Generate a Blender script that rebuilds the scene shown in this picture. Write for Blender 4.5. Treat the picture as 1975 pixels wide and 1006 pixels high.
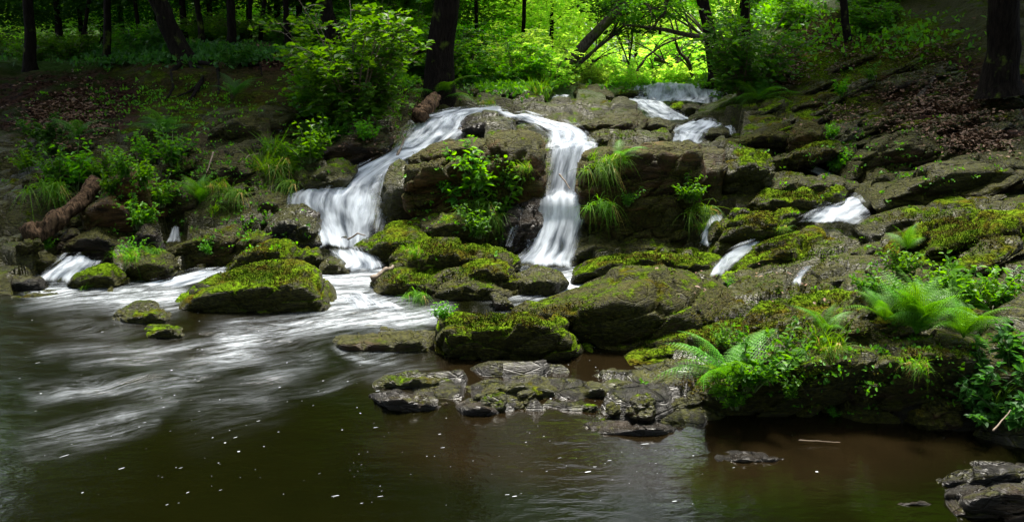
import bpy, bmesh, math, random
import numpy as np
from mathutils import Vector
from mathutils.bvhtree import BVHTree
for o in list(bpy.data.objects): bpy.data.objects.remove(o)
C = bpy.context.scene
R_ = math.radians
# ------------------------------------------------------------ camera, sky, sun, exposure
CAMH, PITCH, FPX, W0, H0 = 2.2, R_(13.5), 1550.0, 1975.0, 1006.0
cam = bpy.data.cameras.new('camera'); camo = bpy.data.objects.new('camera', cam); C.collection.objects.link(camo)
cam.sensor_width = 36; cam.lens = 36 * FPX / W0; cam.clip_end = 600; cam.clip_start = .05
camo.location = (0, 0, CAMH); camo.rotation_euler = (R_(90) - PITCH, 0, 0); C.camera = camo
SUN_EL, SUN_AZ = R_(70), R_(8)          # azimuth measured from +Y (behind the falls) towards +X
w = bpy.data.worlds.new('World'); C.world = w; w.use_nodes = True
nt = w.node_tree; bg = nt.nodes['Background']; sky = nt.nodes.new('ShaderNodeTexSky')
sky.sky_type = 'NISHITA'; sky.sun_disc = False; sky.sun_elevation = SUN_EL; sky.sun_rotation = SUN_AZ
sky.dust_density = 3.0; sky.air_density = 1.0
hs = nt.nodes.new('ShaderNodeHueSaturation'); hs.inputs['Saturation'].default_value = .55; nt.links.new(sky.outputs[0], hs.inputs['Color']); nt.links.new(hs.outputs[0], bg.inputs[0]); bg.inputs[1].default_value = .135
sl = bpy.data.lights.new('sun', 'SUN'); sl.energy = 3.8; sl.angle = R_(12); sl.color = (1, .95, .84)
so = bpy.data.objects.new('sun', sl); C.collection.objects.link(so)
sd = Vector((math.sin(SUN_AZ) * math.cos(SUN_EL), math.cos(SUN_AZ) * math.cos(SUN_EL), math.sin(SUN_EL)))
so.rotation_euler = sd.to_track_quat('Z', 'Y').to_euler(); so.location = (0, 0, 30)
C.view_settings.view_transform = 'Standard'; C.view_settings.look = 'None'
C.view_settings.exposure = 2.0; C.view_settings.gamma = 1
C.cycles.max_bounces = 8; C.cycles.transparent_max_bounces = 24; C.cycles.diffuse_bounces = 4
C.cycles.use_denoising = True
rng = np.random.default_rng(7); random.seed(7)
# ------------------------------------------------------------ maths
CP, SP = math.cos(PITCH), math.sin(PITCH)
def P(px, py, Y):
    a = (np.asarray(px, float) - W0 / 2) / FPX; b = (H0 / 2 - np.asarray(py, float)) / FPX
    t = np.asarray(Y, float) / (CP + b * SP)
    return np.stack([a * t, np.asarray(Y, float) + 0 * t, CAMH + (-SP + b * CP) * t], -1)
def proj(v):
    x, y, z = v[..., 0], v[..., 1], v[..., 2] - CAMH
    d = y * CP - z * SP; u = y * SP + z * CP
    return W0 / 2 + FPX * x / d, H0 / 2 - FPX * u / d
def hsh(i, j, k, s=0):
    n = (i.astype(np.int64) * 73856093) ^ (j.astype(np.int64) * 19349663) ^ (k.astype(np.int64) * 83492791) ^ (s * 2654435)
    n = (n ^ (n >> 13)) * 1274126177 & 0x7fffffff
    return ((n ^ (n >> 16)) & 0xffff) / 65535.0
def vn(p, s=0):
    f = np.floor(p); q = p - f; q = q * q * q * (q * (q * 6 - 15) + 10); f = f.astype(np.int64); r = 0
    for a in (0, 1):
        for b in (0, 1):
            for c in (0, 1):
                wt = (q[:, 0] if a else 1 - q[:, 0]) * (q[:, 1] if b else 1 - q[:, 1]) * (q[:, 2] if c else 1 - q[:, 2])
                r = r + wt * hsh(f[:, 0] + a, f[:, 1] + b, f[:, 2] + c, s)
    return r * 2 - 1
def fbm(p, o=4, s=0, g=.5):
    r = 0; a = 1; t = 0
    for i in range(o):
        r = r + a * vn(p * 2 ** i + 17.3 * i, s + i); t += a; a *= g
    return r / t
def worley(p, s=0):
    f = np.floor(p).astype(np.int64); d1 = np.full(len(p), 9.); d2 = d1.copy(); cid = np.zeros(len(p))
    for a in (-1, 0, 1):
        for b in (-1, 0, 1):
            for c in (-1, 0, 1):
                i, j, k = f[:, 0] + a, f[:, 1] + b, f[:, 2] + c
                q = np.stack([i + hsh(i, j, k, s), j + hsh(i, j, k, s + 5), k + hsh(i, j, k, s + 9)], 1)
                d = ((p - q) ** 2).sum(1); h = hsh(i, j, k, s + 3); m = d < d1
                d2 = np.where(m, d1, np.minimum(d2, d)); cid = np.where(m, h, cid); d1 = np.where(m, d, d1)
    return np.sqrt(d1), np.sqrt(d2), cid
def pts(s): return np.array([[float(q) for q in t.split(',')] for t in s.split()])
def sstep(a, b, x): t = np.clip((x - a) / (b - a), 0, 1); return t * t * (3 - 2 * t)
# ------------------------------------------------------------ mesh helpers
def mk(name, V, F, mat, parent=None, smooth=True, uv=None, attrs=None):
    me = bpy.data.meshes.new(name); V = np.asarray(V, np.float32); F = np.asarray(F, np.int32); n = F.shape[1]
    me.vertices.add(len(V)); me.vertices.foreach_set('co', V.ravel())
    me.loops.add(F.size); me.loops.foreach_set('vertex_index', F.ravel())
    me.polygons.add(len(F)); me.polygons.foreach_set('loop_start', np.arange(0, F.size, n, dtype=np.int32))
    me.polygons.foreach_set('use_smooth', np.full(len(F), smooth))
    if uv is not None:
        l = me.uv_layers.new(name='UVMap'); l.data.foreach_set('uv', np.asarray(uv, np.float32)[F.ravel()].ravel())
    for k, v in (attrs or {}).items():
        a = me.attributes.new(k, 'FLOAT', 'POINT'); a.data.foreach_set('value', np.asarray(v, np.float32))
    me.update(calc_edges=True); me.materials.append(mat)
    o = bpy.data.objects.new(name, me); C.collection.objects.link(o)
    if parent: o.parent = parent
    return o
def tag(o, label=None, cat=None, group=None, kind=None):
    for k, v in (('label', label), ('category', cat), ('group', group), ('kind', kind)):
        if v: o[k] = v
    return o
def empty(name, loc, label, cat, group=None):
    o = bpy.data.objects.new(name, None); C.collection.objects.link(o); o.location = loc; o.empty_display_size = .1
    return tag(o, label, cat, group)
def clone(root, loc, rz=0, sc=1, label=None, group=None, tilt=(0, 0)):
    r = root.copy(); C.collection.objects.link(r); r.location = loc; r.rotation_euler = (tilt[0], tilt[1], rz)
    r.scale = (sc, sc, sc) if not isinstance(sc, tuple) else sc
    if label: r['label'] = label
    if group: r['group'] = group
    for ch in list(root.children):
        c = ch.copy(); C.collection.objects.link(c); c.parent = r
    return r
def gridF(nu, nv):
    i = np.arange((nv - 1) * (nu - 1)); r = i // (nu - 1); c = i % (nu - 1); a = r * nu + c
    return np.stack([a, a + 1, a + nu + 1, a + nu], 1)
# ------------------------------------------------------------ materials
class NT:
    def __init__(s, name):
        s.m = bpy.data.materials.new(name); s.m.use_nodes = True; s.t = s.m.node_tree; s.t.nodes.clear()
        s.out = s.t.nodes.new('ShaderNodeOutputMaterial')
    def n(s, typ, ins=None, **kw):
        x = s.t.nodes.new('ShaderNode' + typ)
        for k, v in kw.items(): setattr(x, k, v)
        for k, v in (ins or {}).items():
            i = x.inputs[k]
            if hasattr(v, 'is_output'): s.t.links.new(v, i)
            else: i.default_value = v
        return x
    def noise(s, vec, scale, detail=4, rough=.55, dist=0):
        return s.n('TexNoise', {'Vector': vec, 'Scale': scale, 'Detail': detail, 'Roughness': rough, 'Distortion': dist}).outputs['Fac']
    def math(s, op, a, b=0., c=None, clamp=False):
        x = s.n('Math', {0: a, 1: b}, operation=op, use_clamp=clamp)
        if c is not None:
            if hasattr(c, 'is_output'): s.t.links.new(c, x.inputs[2])
            else: x.inputs[2].default_value = c
        return x.outputs[0]
    def ss(s, v, a, b, lo=0., hi=1.):
        return s.n('MapRange', {'Value': v, 'From Min': a, 'From Max': b, 'To Min': lo, 'To Max': hi}, interpolation_type='SMOOTHSTEP').outputs[0]
    def mix(s, f, a, b):
        x = s.n('Mix', data_type='RGBA')
        for i, v in ((0, f), (6, a), (7, b)):
            if hasattr(v, 'is_output'): s.t.links.new(v, x.inputs[i])
            else: x.inputs[i].default_value = v
        return x.outputs[2]
    def attr(s, name, t='GEOMETRY'):
        return s.n('Attribute', attribute_name=name, attribute_type=t).outputs['Fac']
    def mapv(s, vec, sc, rot=(0, 0, 0)):
        return s.n('Mapping', {'Vector': vec, 'Scale': sc, 'Rotation': rot}).outputs[0]
def col(r, g, b): return (r, g, b, 1)
def rock_material(name='wet mossy slate', terrain=False):
    s = NT(name); g = s.n('NewGeometry'); pos = g.outputs['Position']
    nz = s.n('SeparateXYZ', {0: g.outputs['Normal']}).outputs['Z']
    pz = s.n('SeparateXYZ', {0: pos}).outputs['Z']
    bed = s.mapv(pos, (1.2, 1.2, 6.5), (0, R_(17), R_(10)))
    n1 = s.noise(bed, 2.2, 6, .62); n2 = s.noise(pos, 1.3, 3); n3 = s.noise(pos, 38, 4, .7); n4 = s.noise(bed, 14, 5, .65)
    if terrain:
        moss_in = s.attr('tmoss'); tone = s.attr('ttone'); wet = s.attr('twet')
    else:
        moss_in = s.attr('moss', 'OBJECT'); tone = s.attr('tone', 'OBJECT'); wet = s.attr('wet', 'OBJECT')
    grey = s.mix(s.ss(n1,.3,.7), col(.003, .0026, .002), col(.036, .031, .024))
    brown = s.mix(s.ss(n1,.3,.7), col(.010, .005, .002), col(.155, .082, .028))
    tn = s.math('ADD', tone, s.math('MULTIPLY', s.math('SUBTRACT', n2, .5), 1.6), clamp=True)
    base = s.mix(tn, grey, brown)
    lich = s.ss(s.noise(pos, 7, 5, .7), .64, .76, 0, .7)
    base = s.mix(s.math('MULTIPLY', lich, s.math('MULTIPLY', s.math('SUBTRACT', 1., wet), .6)), base, col(.20, .21, .17))
    base = s.mix(s.ss(n3, .3, .75, 0, .45), base, s.mix(.5, base, col(.008, .007, .006)))
    # moss cushions keep to the upward faces
    mv = s.math('ADD', s.math('MULTIPLY', nz, .55), s.math('MULTIPLY', s.noise(pos, 3.3, 6, .72), 1.5))
    mv = s.math('ADD', mv, s.math('MULTIPLY', n3, .35))
    mv = s.math('ADD', mv, moss_in)
    base = s.mix(s.math('MULTIPLY', wet, .55), base, col(.004, .0035, .003))
    film = s.ss(s.math('ADD', s.math('MULTIPLY', s.noise(pos, 2.1, 6, .7), 1.4), s.math('ADD', s.math('MULTIPLY', n3, .5), s.math('ADD', s.math('MULTIPLY', nz, .2), moss_in))), .86, 1.10, 0, .9)
    base = s.mix(film, base, s.mix(s.ss(n3, .35, .7), col(.008, .009, .001), col(.060, .062, .006)))
    mm = s.ss(mv, 1.60, 1.82)
    mc = s.noise(pos, 26, 5, .75)
    mossc = s.mix(s.ss(mc, .36, .66), col(.012, .024, .002), col(.11, .185, .008))
    mossc = s.mix(s.ss(s.noise(pos, 2.6, 4, .6), .45, .66), mossc, s.mix(s.ss(mc, .35, .68), col(.022, .016, .003), col(.12, .10, .012)))
    mossc = s.mix(s.ss(s.noise(pos, 1.7, 3, .6), .5, .68, 0, .8), mossc, s.mix(s.ss(mc, .35, .65), col(.024, .048, .003), col(.16, .28, .010)))
    base2 = s.mix(mm, base, mossc)
    rough = s.math('ADD', s.math('MULTIPLY_ADD', s.math('SUBTRACT', 1., wet), .38, .10), s.math('MULTIPLY', n4, .42))
    rough = s.math('ADD', rough, s.math('MULTIPLY', mm, .6), clamp=True)
    ve = s.n('TexVoronoi', {'Vector': s.mapv(pos, (1.3, 1.3, 5.5), (0, R_(17), R_(10))), 'Scale': 2.6}, feature='DISTANCE_TO_EDGE').outputs['Distance']
    crack = s.ss(ve, .0, .05)
    h = s.math('ADD', s.math('MULTIPLY', crack, .022), s.math('MULTIPLY', n4, .05)); h = s.math('ADD', h, 0.)
    h = s.math('ADD', h, s.math('MULTIPLY', n3, .010))
    h = s.math('ADD', h, s.math('MULTIPLY', s.math('MULTIPLY', mm, mc), .04))
    h = s.math('ADD', h, s.math('MULTIPLY', n1, .06))
    bump = s.n('Bump', {'Strength': 1., 'Distance': 1., 'Height': h}).outputs[0]
    if terrain:
        lit = s.attr('litter')
        lc = s.n('TexVoronoi', {'Vector': s.mapv(pos, (1, 1, 1)), 'Scale': 22.})
        lr = s.n('SeparateColor', {0: lc.outputs['Color']}).outputs[0]
        litc = s.mix(lr, col(.006, .004, .003), col(.060, .030, .020))
        litc = s.mix(s.ss(s.noise(pos, 2.2, 5, .7), .48, .62), litc, col(.02, .03, .006))
        base2 = s.mix(lit, base2, litc); rough = s.math('ADD', rough, s.math('MULTIPLY', lit, .5), clamp=True)
        gr = s.attr('green')
        gc = s.mix(s.noise(pos, 5, 5, .7), col(.008, .016, .003), col(.04, .085, .01))
        base2 = s.mix(gr, base2, gc)
    b = s.n('BsdfPrincipled', {'Base Color': base2, 'Roughness': rough, 'Normal': bump})
    s.t.links.new(s.math('MULTIPLY', s.math('SUBTRACT', 1., mm), s.math('MULTIPLY_ADD', wet, .24, .03)), b.inputs['Specular IOR Level'])
    s.t.links.new(b.outputs[0], s.out.inputs[0]); return s.m
M_ROCK = rock_material(); M_TERR = rock_material('slope of rock, litter and moss', True)
def leaf_material(name, c1, c2, tr=.45, rough=.45):
    s = NT(name); g = s.n('NewGeometry'); r = g.outputs['Random Per Island']
    oi = s.n('ObjectInfo').outputs['Random']
    c = s.mix(r, c1, c2)
    c = s.n('HueSaturation', {'Color': c, 'Value': s.math('MULTIPLY_ADD', oi, .4, .8), 'Hue': s.math('MULTIPLY_ADD', oi, .02, .49)}).outputs[0]
    b = s.n('BsdfPrincipled', {'Base Color': c, 'Roughness': rough}); b.inputs['Specular IOR Level'].default_value = .18
    tc = s.n('HueSaturation', {'Color': c, 'Value': 2.2, 'Saturation': 1.1, 'Hue': .485}).outputs[0]
    t = s.n('BsdfTranslucent', {'Color': tc})
    m = s.n('MixShader', {0: tr, 1: b.outputs[0], 2: t.outputs[0]}); s.t.links.new(m.outputs[0], s.out.inputs[0]); return s.m
M_PALELEAF = leaf_material('pale leaf with painted glow', col(.30, .46, .07), col(.48, .62, .16), .55)  # glow beyond the clearing is put into this leaf colour
def bark_material(name, c1, c2, moss=.3):
    s = NT(name); pos = s.n('NewGeometry').outputs['Position']
    v = s.mapv(pos, (1, 1, .22)); n = s.noise(v, 26, 6, .7); n2 = s.noise(pos, 3, 4, .6)
    c = s.mix(s.ss(n, .32, .7), c1, c2); c = s.mix(s.ss(n2, .68 - moss * .3, .80 - moss * .3), c, s.mix(n, col(.02, .03, .006), col(.10, .14, .015)))
    b = s.n('BsdfPrincipled', {'Base Color': c, 'Roughness': .9, 'Specular IOR Level': .08, 'Normal': s.n('Bump', {'Strength': 1., 'Distance': .05, 'Height': n}).outputs[0]})
    s.t.links.new(b.outputs[0], s.out.inputs[0]); return s.m
def plain_material(name, c1, c2, rough=.7, scale=20):
    s = NT(name); pos = s.n('NewGeometry').outputs['Position']; r = s.n('NewGeometry').outputs['Random Per Island']
    c = s.mix(s.math('MULTIPLY_ADD', s.noise(pos, scale, 4), .5, s.math('MULTIPLY', r, .5)), c1, c2)
    b = s.n('BsdfPrincipled', {'Base Color': c, 'Roughness': rough}); s.t.links.new(b.outputs[0], s.out.inputs[0]); return s.m
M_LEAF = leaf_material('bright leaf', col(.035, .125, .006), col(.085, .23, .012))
M_SHRUB = leaf_material('hazel leaf', col(.030, .105, .010), col(.065, .17, .014))
M_DARKLEAF = leaf_material('dark leaf with painted shade', col(.016, .062, .010), col(.035, .105, .014))  # darker copy of the leaf green, shade put into the colour
M_FARLEAF = leaf_material('far leaf with painted sunlight', col(.18, .36, .04), col(.34, .50, .09), .55)  # leaf colour raised to stand in for sunlight on the background
M_FERN = leaf_material('fern green', col(.035, .12, .008), col(.07, .19, .012), .3)
M_GRASS = leaf_material('grass green', col(.045, .135, .006), col(.085, .19, .010), .45, .6)
M_STRAW = leaf_material('straw', col(.20, .15, .04), col(.33, .24, .07), .3)
def moss_material():
    s = NT('moss strands'); g = s.n('NewGeometry'); pos = g.outputs['Position']; r = g.outputs['Random Per Island']
    c = s.mix(r, col(.018, .045, .001), col(.085, .155, .003)); d = s.mix(r, col(.020, .014, .002), col(.085, .065, .006))
    c = s.mix(s.ss(s.noise(pos, 3.1, 5, .7), .44, .60), d, c); c = s.mix(s.ss(s.noise(pos, 1.4, 3, .6), .52, .66, 0, .7), c, s.mix(r, col(.04, .08, .002), col(.14, .25, .005)))
    b = s.n('BsdfPrincipled', {'Base Color': c, 'Roughness': 1.}); b.inputs['Specular IOR Level'].default_value = .1
    s.t.links.new(b.outputs[0], s.out.inputs[0]); return s.m
M_MOSS = moss_material()
M_BARK = bark_material('dark bark', col(.003, .002, .0015), col(.015, .011, .008), .3)
M_BARK2 = bark_material('pale mossy bark', col(.02, .016, .012), col(.12, .10, .075), .55)
M_WOOD = bark_material('rotten wood', col(.010, .007, .005), col(.135, .085, .05), .25)
M_STEM = plain_material('green stem', col(.03, .06, .01), col(.08, .12, .03))
M_TWIG = plain_material('dead twig', col(.05, .035, .022), col(.15, .11, .075))
M_LITTER = plain_material('fallen leaves', col(.03, .014, .007), col(.17, .085, .038), .7)
def pool_material():
    s = NT('brown pool water'); g = s.n('NewGeometry'); pos = g.outputs['Position']
    f = s.attr('foam'); tb = s.attr('turb'); brn = s.attr('brown')
    warp = s.n('VectorMath', {0: pos, 1: s.n('VectorMath', {0: s.n('TexNoise', {'Vector': pos, 'Scale': .9, 'Detail': 2.}).outputs['Color'], 1: (.5, .5, .5)}, operation='MULTIPLY').outputs[0]}, operation='ADD').outputs[0]
    st = s.mapv(s.mapv(warp, (1, 1, 1), (0, 0, R_(-30))), (.9, 5.5, 1))
    n = s.noise(st, 2.6, 8, .68); nf = s.noise(s.mapv(s.mapv(warp, (1, 1, 1), (0, 0, R_(-22))), (1.5, 6, 1)), 7, 6, .75)
    fo = s.math('MULTIPLY', f, s.ss(s.math('ADD', s.math('MULTIPLY', n, .6), s.math('MULTIPLY', nf, .4)), .38, .74))
    fo = s.math('ADD', fo, s.ss(f, .9, 1.9, 0, .7), clamp=True)
    deep = s.mix(s.noise(pos, .8, 4, .6), col(.0008, .0011, .0002), col(.0036, .0040, .0006))
    shal = s.mix(s.noise(pos, 2.2, 5, .65), col(.0025, .0018, .0007), col(.0085, .0056, .0022))
    c = s.mix(brn, deep, shal); c = s.mix(s.math('MULTIPLY', fo, .9), c, col(.55, .60, .66))
    rip = s.noise(s.mapv(pos, (1, 2.4, 1)), 5, 4, .6); rip2 = s.noise(s.mapv(pos, (1, 2, 1)), 1.4, 3, .5)
    h = s.math('ADD', s.math('MULTIPLY', rip, .006), s.math('MULTIPLY', rip2, .012))
    h = s.math('ADD', h, s.math('MULTIPLY', s.math('MULTIPLY', n, tb), .016))
    bmp = s.n('Bump', {'Strength': .8, 'Distance': 1., 'Height': h}).outputs[0]
    b = s.n('BsdfPrincipled', {'Base Color': c, 'Roughness': s.math('MULTIPLY_ADD', fo, .5, .09), 'IOR': 1.33, 'Normal': bmp})
    s.t.links.new(b.outputs[0], s.out.inputs[0]); return s.m
M_POOL = pool_material()
def fall_material(name, op):
    s = NT(name); uv = s.n('UVMap').outputs[0]; e = s.attr('edge')
    wv = s.n('VectorMath', {0: uv, 1: s.n('VectorMath', {0: s.n('TexNoise', {'Vector': s.mapv(uv, (3, .8, 1)), 'Scale': 1.5, 'Detail': 2.}).outputs['Color'], 1: (.16, .1, 0)}, operation='MULTIPLY').outputs[0]}, operation='ADD').outputs[0]
    n = s.noise(s.mapv(wv, (7, .8, 1)), 1.4, 5, .55); n2 = s.noise(s.mapv(wv, (30, 1.6, 1)), 1.6, 3, .5); n3 = s.noise(s.mapv(wv, (2.4, .9, 1)), 1.7, 3, .55)
    a = s.math('ADD', s.math('MULTIPLY', n, .5), s.math('ADD', s.math('MULTIPLY', n2, .18), s.math('MULTIPLY', n3, .45)))
    a = s.math('ADD', a, s.math('MULTIPLY', s.math('SUBTRACT', e, 1.), .50)); lo = .70 - op * .49
    al = s.ss(a, lo, lo + .36)
    c = s.mix(s.ss(s.math('ADD', s.math('MULTIPLY', n, .6), s.math('MULTIPLY', n3, .4)), .36, .62), col(.15, .18, .23), col(.76, .80, .85))
    d = s.n('BsdfDiffuse', {'Color': c, 'Roughness': 1.})
    tl = s.n('BsdfTranslucent', {'Color': col(.8, .85, .9)})
    m = s.n('MixShader', {0: .32, 1: d.outputs[0], 2: tl.outputs[0]})
    tr = s.n('BsdfTransparent')
    mm = s.n('MixShader', {0: al, 1: tr.outputs[0], 2: m.outputs[0]}); s.t.links.new(mm.outputs[0], s.out.inputs[0]); return s.m
M_FALL = {k: fall_material('white water ' + n, k) for k, n in ((.9, 'dense'), (.6, 'streaky'), (.35, 'thin'))}
# ------------------------------------------------------------ ground: one sheet in a fan of directions
COL = {  # photo column -> list of (distance, row) or (distance, 'z', height)
 -900: [(2,'z',-.5),(6,'z',-.3),(7.5,'z',.1),(10,'z',1.2),(14,'z',2.2),(20,'z',2.6),(40,'z',3.2)],
 40:   [(2,'z',-.6),(7.2,'z',-.3),(7.9,545),(8.6,500),(9.6,440),(10.6,350),(11.3,290),(12.0,262),(13.2,215),(15,165),(17,132),(25,118),(40,95)],
 200:  [(2,'z',-.6),(7.2,'z',-.3),(8.1,530),(8.8,490),(9.7,430),(10.6,345),(11.3,290),(12.0,262),(13,225),(15,150),(17,122),(25,112),(40,90)],
 350:  [(2,'z',-.6),(7.4,'z',-.3),(8.3,535),(9.2,475),(10,410),(10.7,345),(11.3,295),(12,235),(13.6,190),(14.4,128),(17,98),(25,90),(40,78)],
 500:  [(2,'z',-.6),(7.6,'z',-.3),(8.5,530),(9.4,460),(10,390),(10.9,310),(11.8,235),(13,185),(14.6,112),(17,90),(25,80),(40,70)],
 650:  [(2,'z',-.6),(7.8,'z',-.3),(8.7,528),(9.5,470),(10.3,400),(10.9,345),(11.7,300),(12.8,240),(14.5,165),(17,105),(25,92),(40,80)],
 800:  [(2,'z',-.6),(4.95,'z',-.3),(5.15,'z',-.02),(5.4,'z',.0),(5.7,'z',-.15),(8,'z',-.3),(8.7,520),(9.3,470),(10.1,400),(11,310),(12.1,262),(13.2,232),(14.6,200),(16,160),(22,135),(40,118)],
 950:  [(2,'z',-.6),(4.75,'z',-.3),(4.95,'z',.03),(5.3,'z',.10),(5.6,'z',-.04),(6.5,'z',-.2),(7.9,'z',-.3),(8.5,535),(9.2,490),(9.9,330),(11.0,262),(12.6,242),(14.3,216),(15.5,195),(17,172),(24,150),(40,130)],
 1080: [(2,'z',-.6),(4.75,'z',-.3),(4.95,'z',.04),(5.35,'z',.12),(5.7,'z',-.03),(6.5,'z',-.2),(7.9,'z',-.3),(8.5,540),(9.0,480),(9.6,390),(10.1,310),(10.7,275),(12.4,248),(14.5,205),(17,178),(20,168),(30,152),(45,132)],
 1200: [(2,'z',-.6),(4.6,'z',-.25),(4.8,'z',.04),(5.35,'z',.13),(5.8,'z',-.02),(6.5,'z',-.2),(7.8,'z',-.3),(8.5,525),(9.3,480),(9.9,300),(11.2,272),(12.6,245),(14.6,215),(17,194),(20,180),(30,160),(45,138)],
 1350: [(2,'z',-.6),(4.5,'z',-.25),(4.7,'z',.03),(5.2,'z',.12),(5.7,'z',.1),(6.5,'z',.1),(7.2,560),(8.3,500),(9.2,470),(9.9,320),(11.4,285),(13.2,258),(15.4,222),(18,195),(20.3,176),(30,165),(45,142)],
 1430: [(2,'z',-.6),(4.9,'z',-.5),(5.8,640),(7.0,580),(8.2,500),(9.2,430),(10.0,345),(11.4,295),(13.2,248),(15.2,205),(17,180),(20,145),(30,100),(45,60)],
 1500: [(2,'z',-.6),(4.5,'z',-.5),(5.1,740),(5.3,650),(6.1,600),(7.2,545),(8.4,480),(9.4,410),(10.5,335),(11.8,285),(13.4,235),(15.3,190),(17.5,130),(20,70),(23,10),(30,-120)],
 1650: [(2,'z',-.6),(4.5,'z',-.4),(5.0,740),(5.2,640),(6.0,590),(7.0,535),(8.0,480),(9.0,415),(10.2,340),(11.6,275),(13,220),(14.6,165),(16.4,105),(19,40),(22,-40),(30,-200)],
 1800: [(2,'z',-.6),(4.3,'z',-.4),(4.7,800),(5.0,660),(5.8,600),(6.6,540),(7.6,470),(8.7,395),(9.9,320),(11.2,258),(12.6,200),(14.2,140),(16.6,60),(20,-60),(30,-280)],
 1960: [(2,'z',-.6),(3.8,'z',-.3),(4.4,850),(4.9,700),(5.6,610),(6.6,520),(8,410),(9.3,325),(10.8,250),(12.4,175),(14,100),(17,-20),(20,-150),(30,-350)],
 2900: [(2,'z',-.2),(3,'z',.3),(4.4,'z',1.0),(7,'z',2.2),(10,'z',3.4),(16,'z',6.5),(30,'z',13)],
}
QN, YN = 760, 620
qs = np.linspace(-1.25, 1.25, QN); Ys = np.concatenate([np.linspace(2, 17, 470), np.geomspace(17.05, 150, 150)])
cols = []
for cpx, L in sorted(COL.items()):
    yy = np.array([l[0] for l in L], float); zz = []; qq = []
    for l in L:
        if l[1] == 'z': z = l[2]
        else: z = float(P(cpx, l[1], l[0])[2])
        zz.append(z)
        b = ((z - CAMH) / l[0]); pyv = proj(np.array([0., l[0], z]))[1]; qq.append(float(P(cpx, pyv, l[0])[0]) / l[0])
    z_far = zz[-1]; yy = np.append(yy, 150); zz.append(z_far + (1.5 if -800 < cpx < 1400 else 8)); qq.append(qq[-1])
    cols.append((np.interp(Ys, yy, qq), np.interp(Ys, yy, zz)))
CQ = np.array([c[0] for c in cols]); CZ = np.array([c[1] for c in cols])
TZ = np.zeros((YN, QN))
for j in range(YN):
    xq, zq = CQ[:, j], CZ[:, j]; k = np.clip(np.searchsorted(xq, qs) - 1, 0, len(xq) - 2)
    t = np.clip((qs - xq[k]) / (xq[k + 1] - xq[k]), 0, 1); t = t * .4 + .6 * t * t * (3 - 2 * t); TZ[j] = zq[k] * (1 - t) + zq[k + 1] * t
# far valley sides rise so that the wood closes the view
YY, QQ = np.meshgrid(Ys, qs, indexing='ij'); XX = QQ * YY
lane = np.exp(-((QQ - .20) / .13) ** 2)
TZ += np.clip(YY - 42, 0, 200) * .10 * (1 - lane)
flat = np.stack([XX.ravel(), YY.ravel(), TZ.ravel()], 1)
dist = np.clip((flat[:, 1] - 3) / 8, .3, 1.6)
px, py = proj(flat)
lbank = sstep(1.2, .7, np.hypot((px - 250) / 420, (py - 180) / 100)) + sstep(1.2, .8, np.hypot((px - 1800) / 260, (py - 120) / 90)); lbank = np.clip(lbank, 0, 1)
rockiness = sstep(18, 14, flat[:, 1]) * (1 - .75 * lbank)
n = fbm(flat * .9, 4, 3) * .16 * dist
s_bed = flat @ np.array([-.29, -.1, .95])
led = fbm(np.stack([flat[:, 0] * .8, flat[:, 1] * .8, s_bed * 6], 1), 4, 9)
d1, d2, cid = worley(np.stack([flat[:, 0] * 1.6, flat[:, 1] * 2.2, s_bed * 3.5], 1), 4)
n2 = (led * .10 + (cid - .5) * .22 - .10 * sstep(.12, 0, d2 - d1)) * rockiness + fbm(flat * 5, 3, 6) * .03
TZ = TZ + (n + n2).reshape(YN, QN) * sstep(-.35, .1, TZ)
def terr(x, y):
    x = np.asarray(x, float); y = np.asarray(y, float); j = np.clip(np.interp(y, Ys, np.arange(YN)), 0, YN - 1.001); i = np.clip((x / y + 1.25) / 2.5 * (QN - 1), 0, QN - 1.001)
    j0 = j.astype(int); i0 = i.astype(int); fj = j - j0; fi = i - i0
    return (TZ[j0, i0] * (1 - fi) + TZ[j0, i0 + 1] * fi) * (1 - fj) + (TZ[j0 + 1, i0] * (1 - fi) + TZ[j0 + 1, i0 + 1] * fi) * fj
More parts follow.
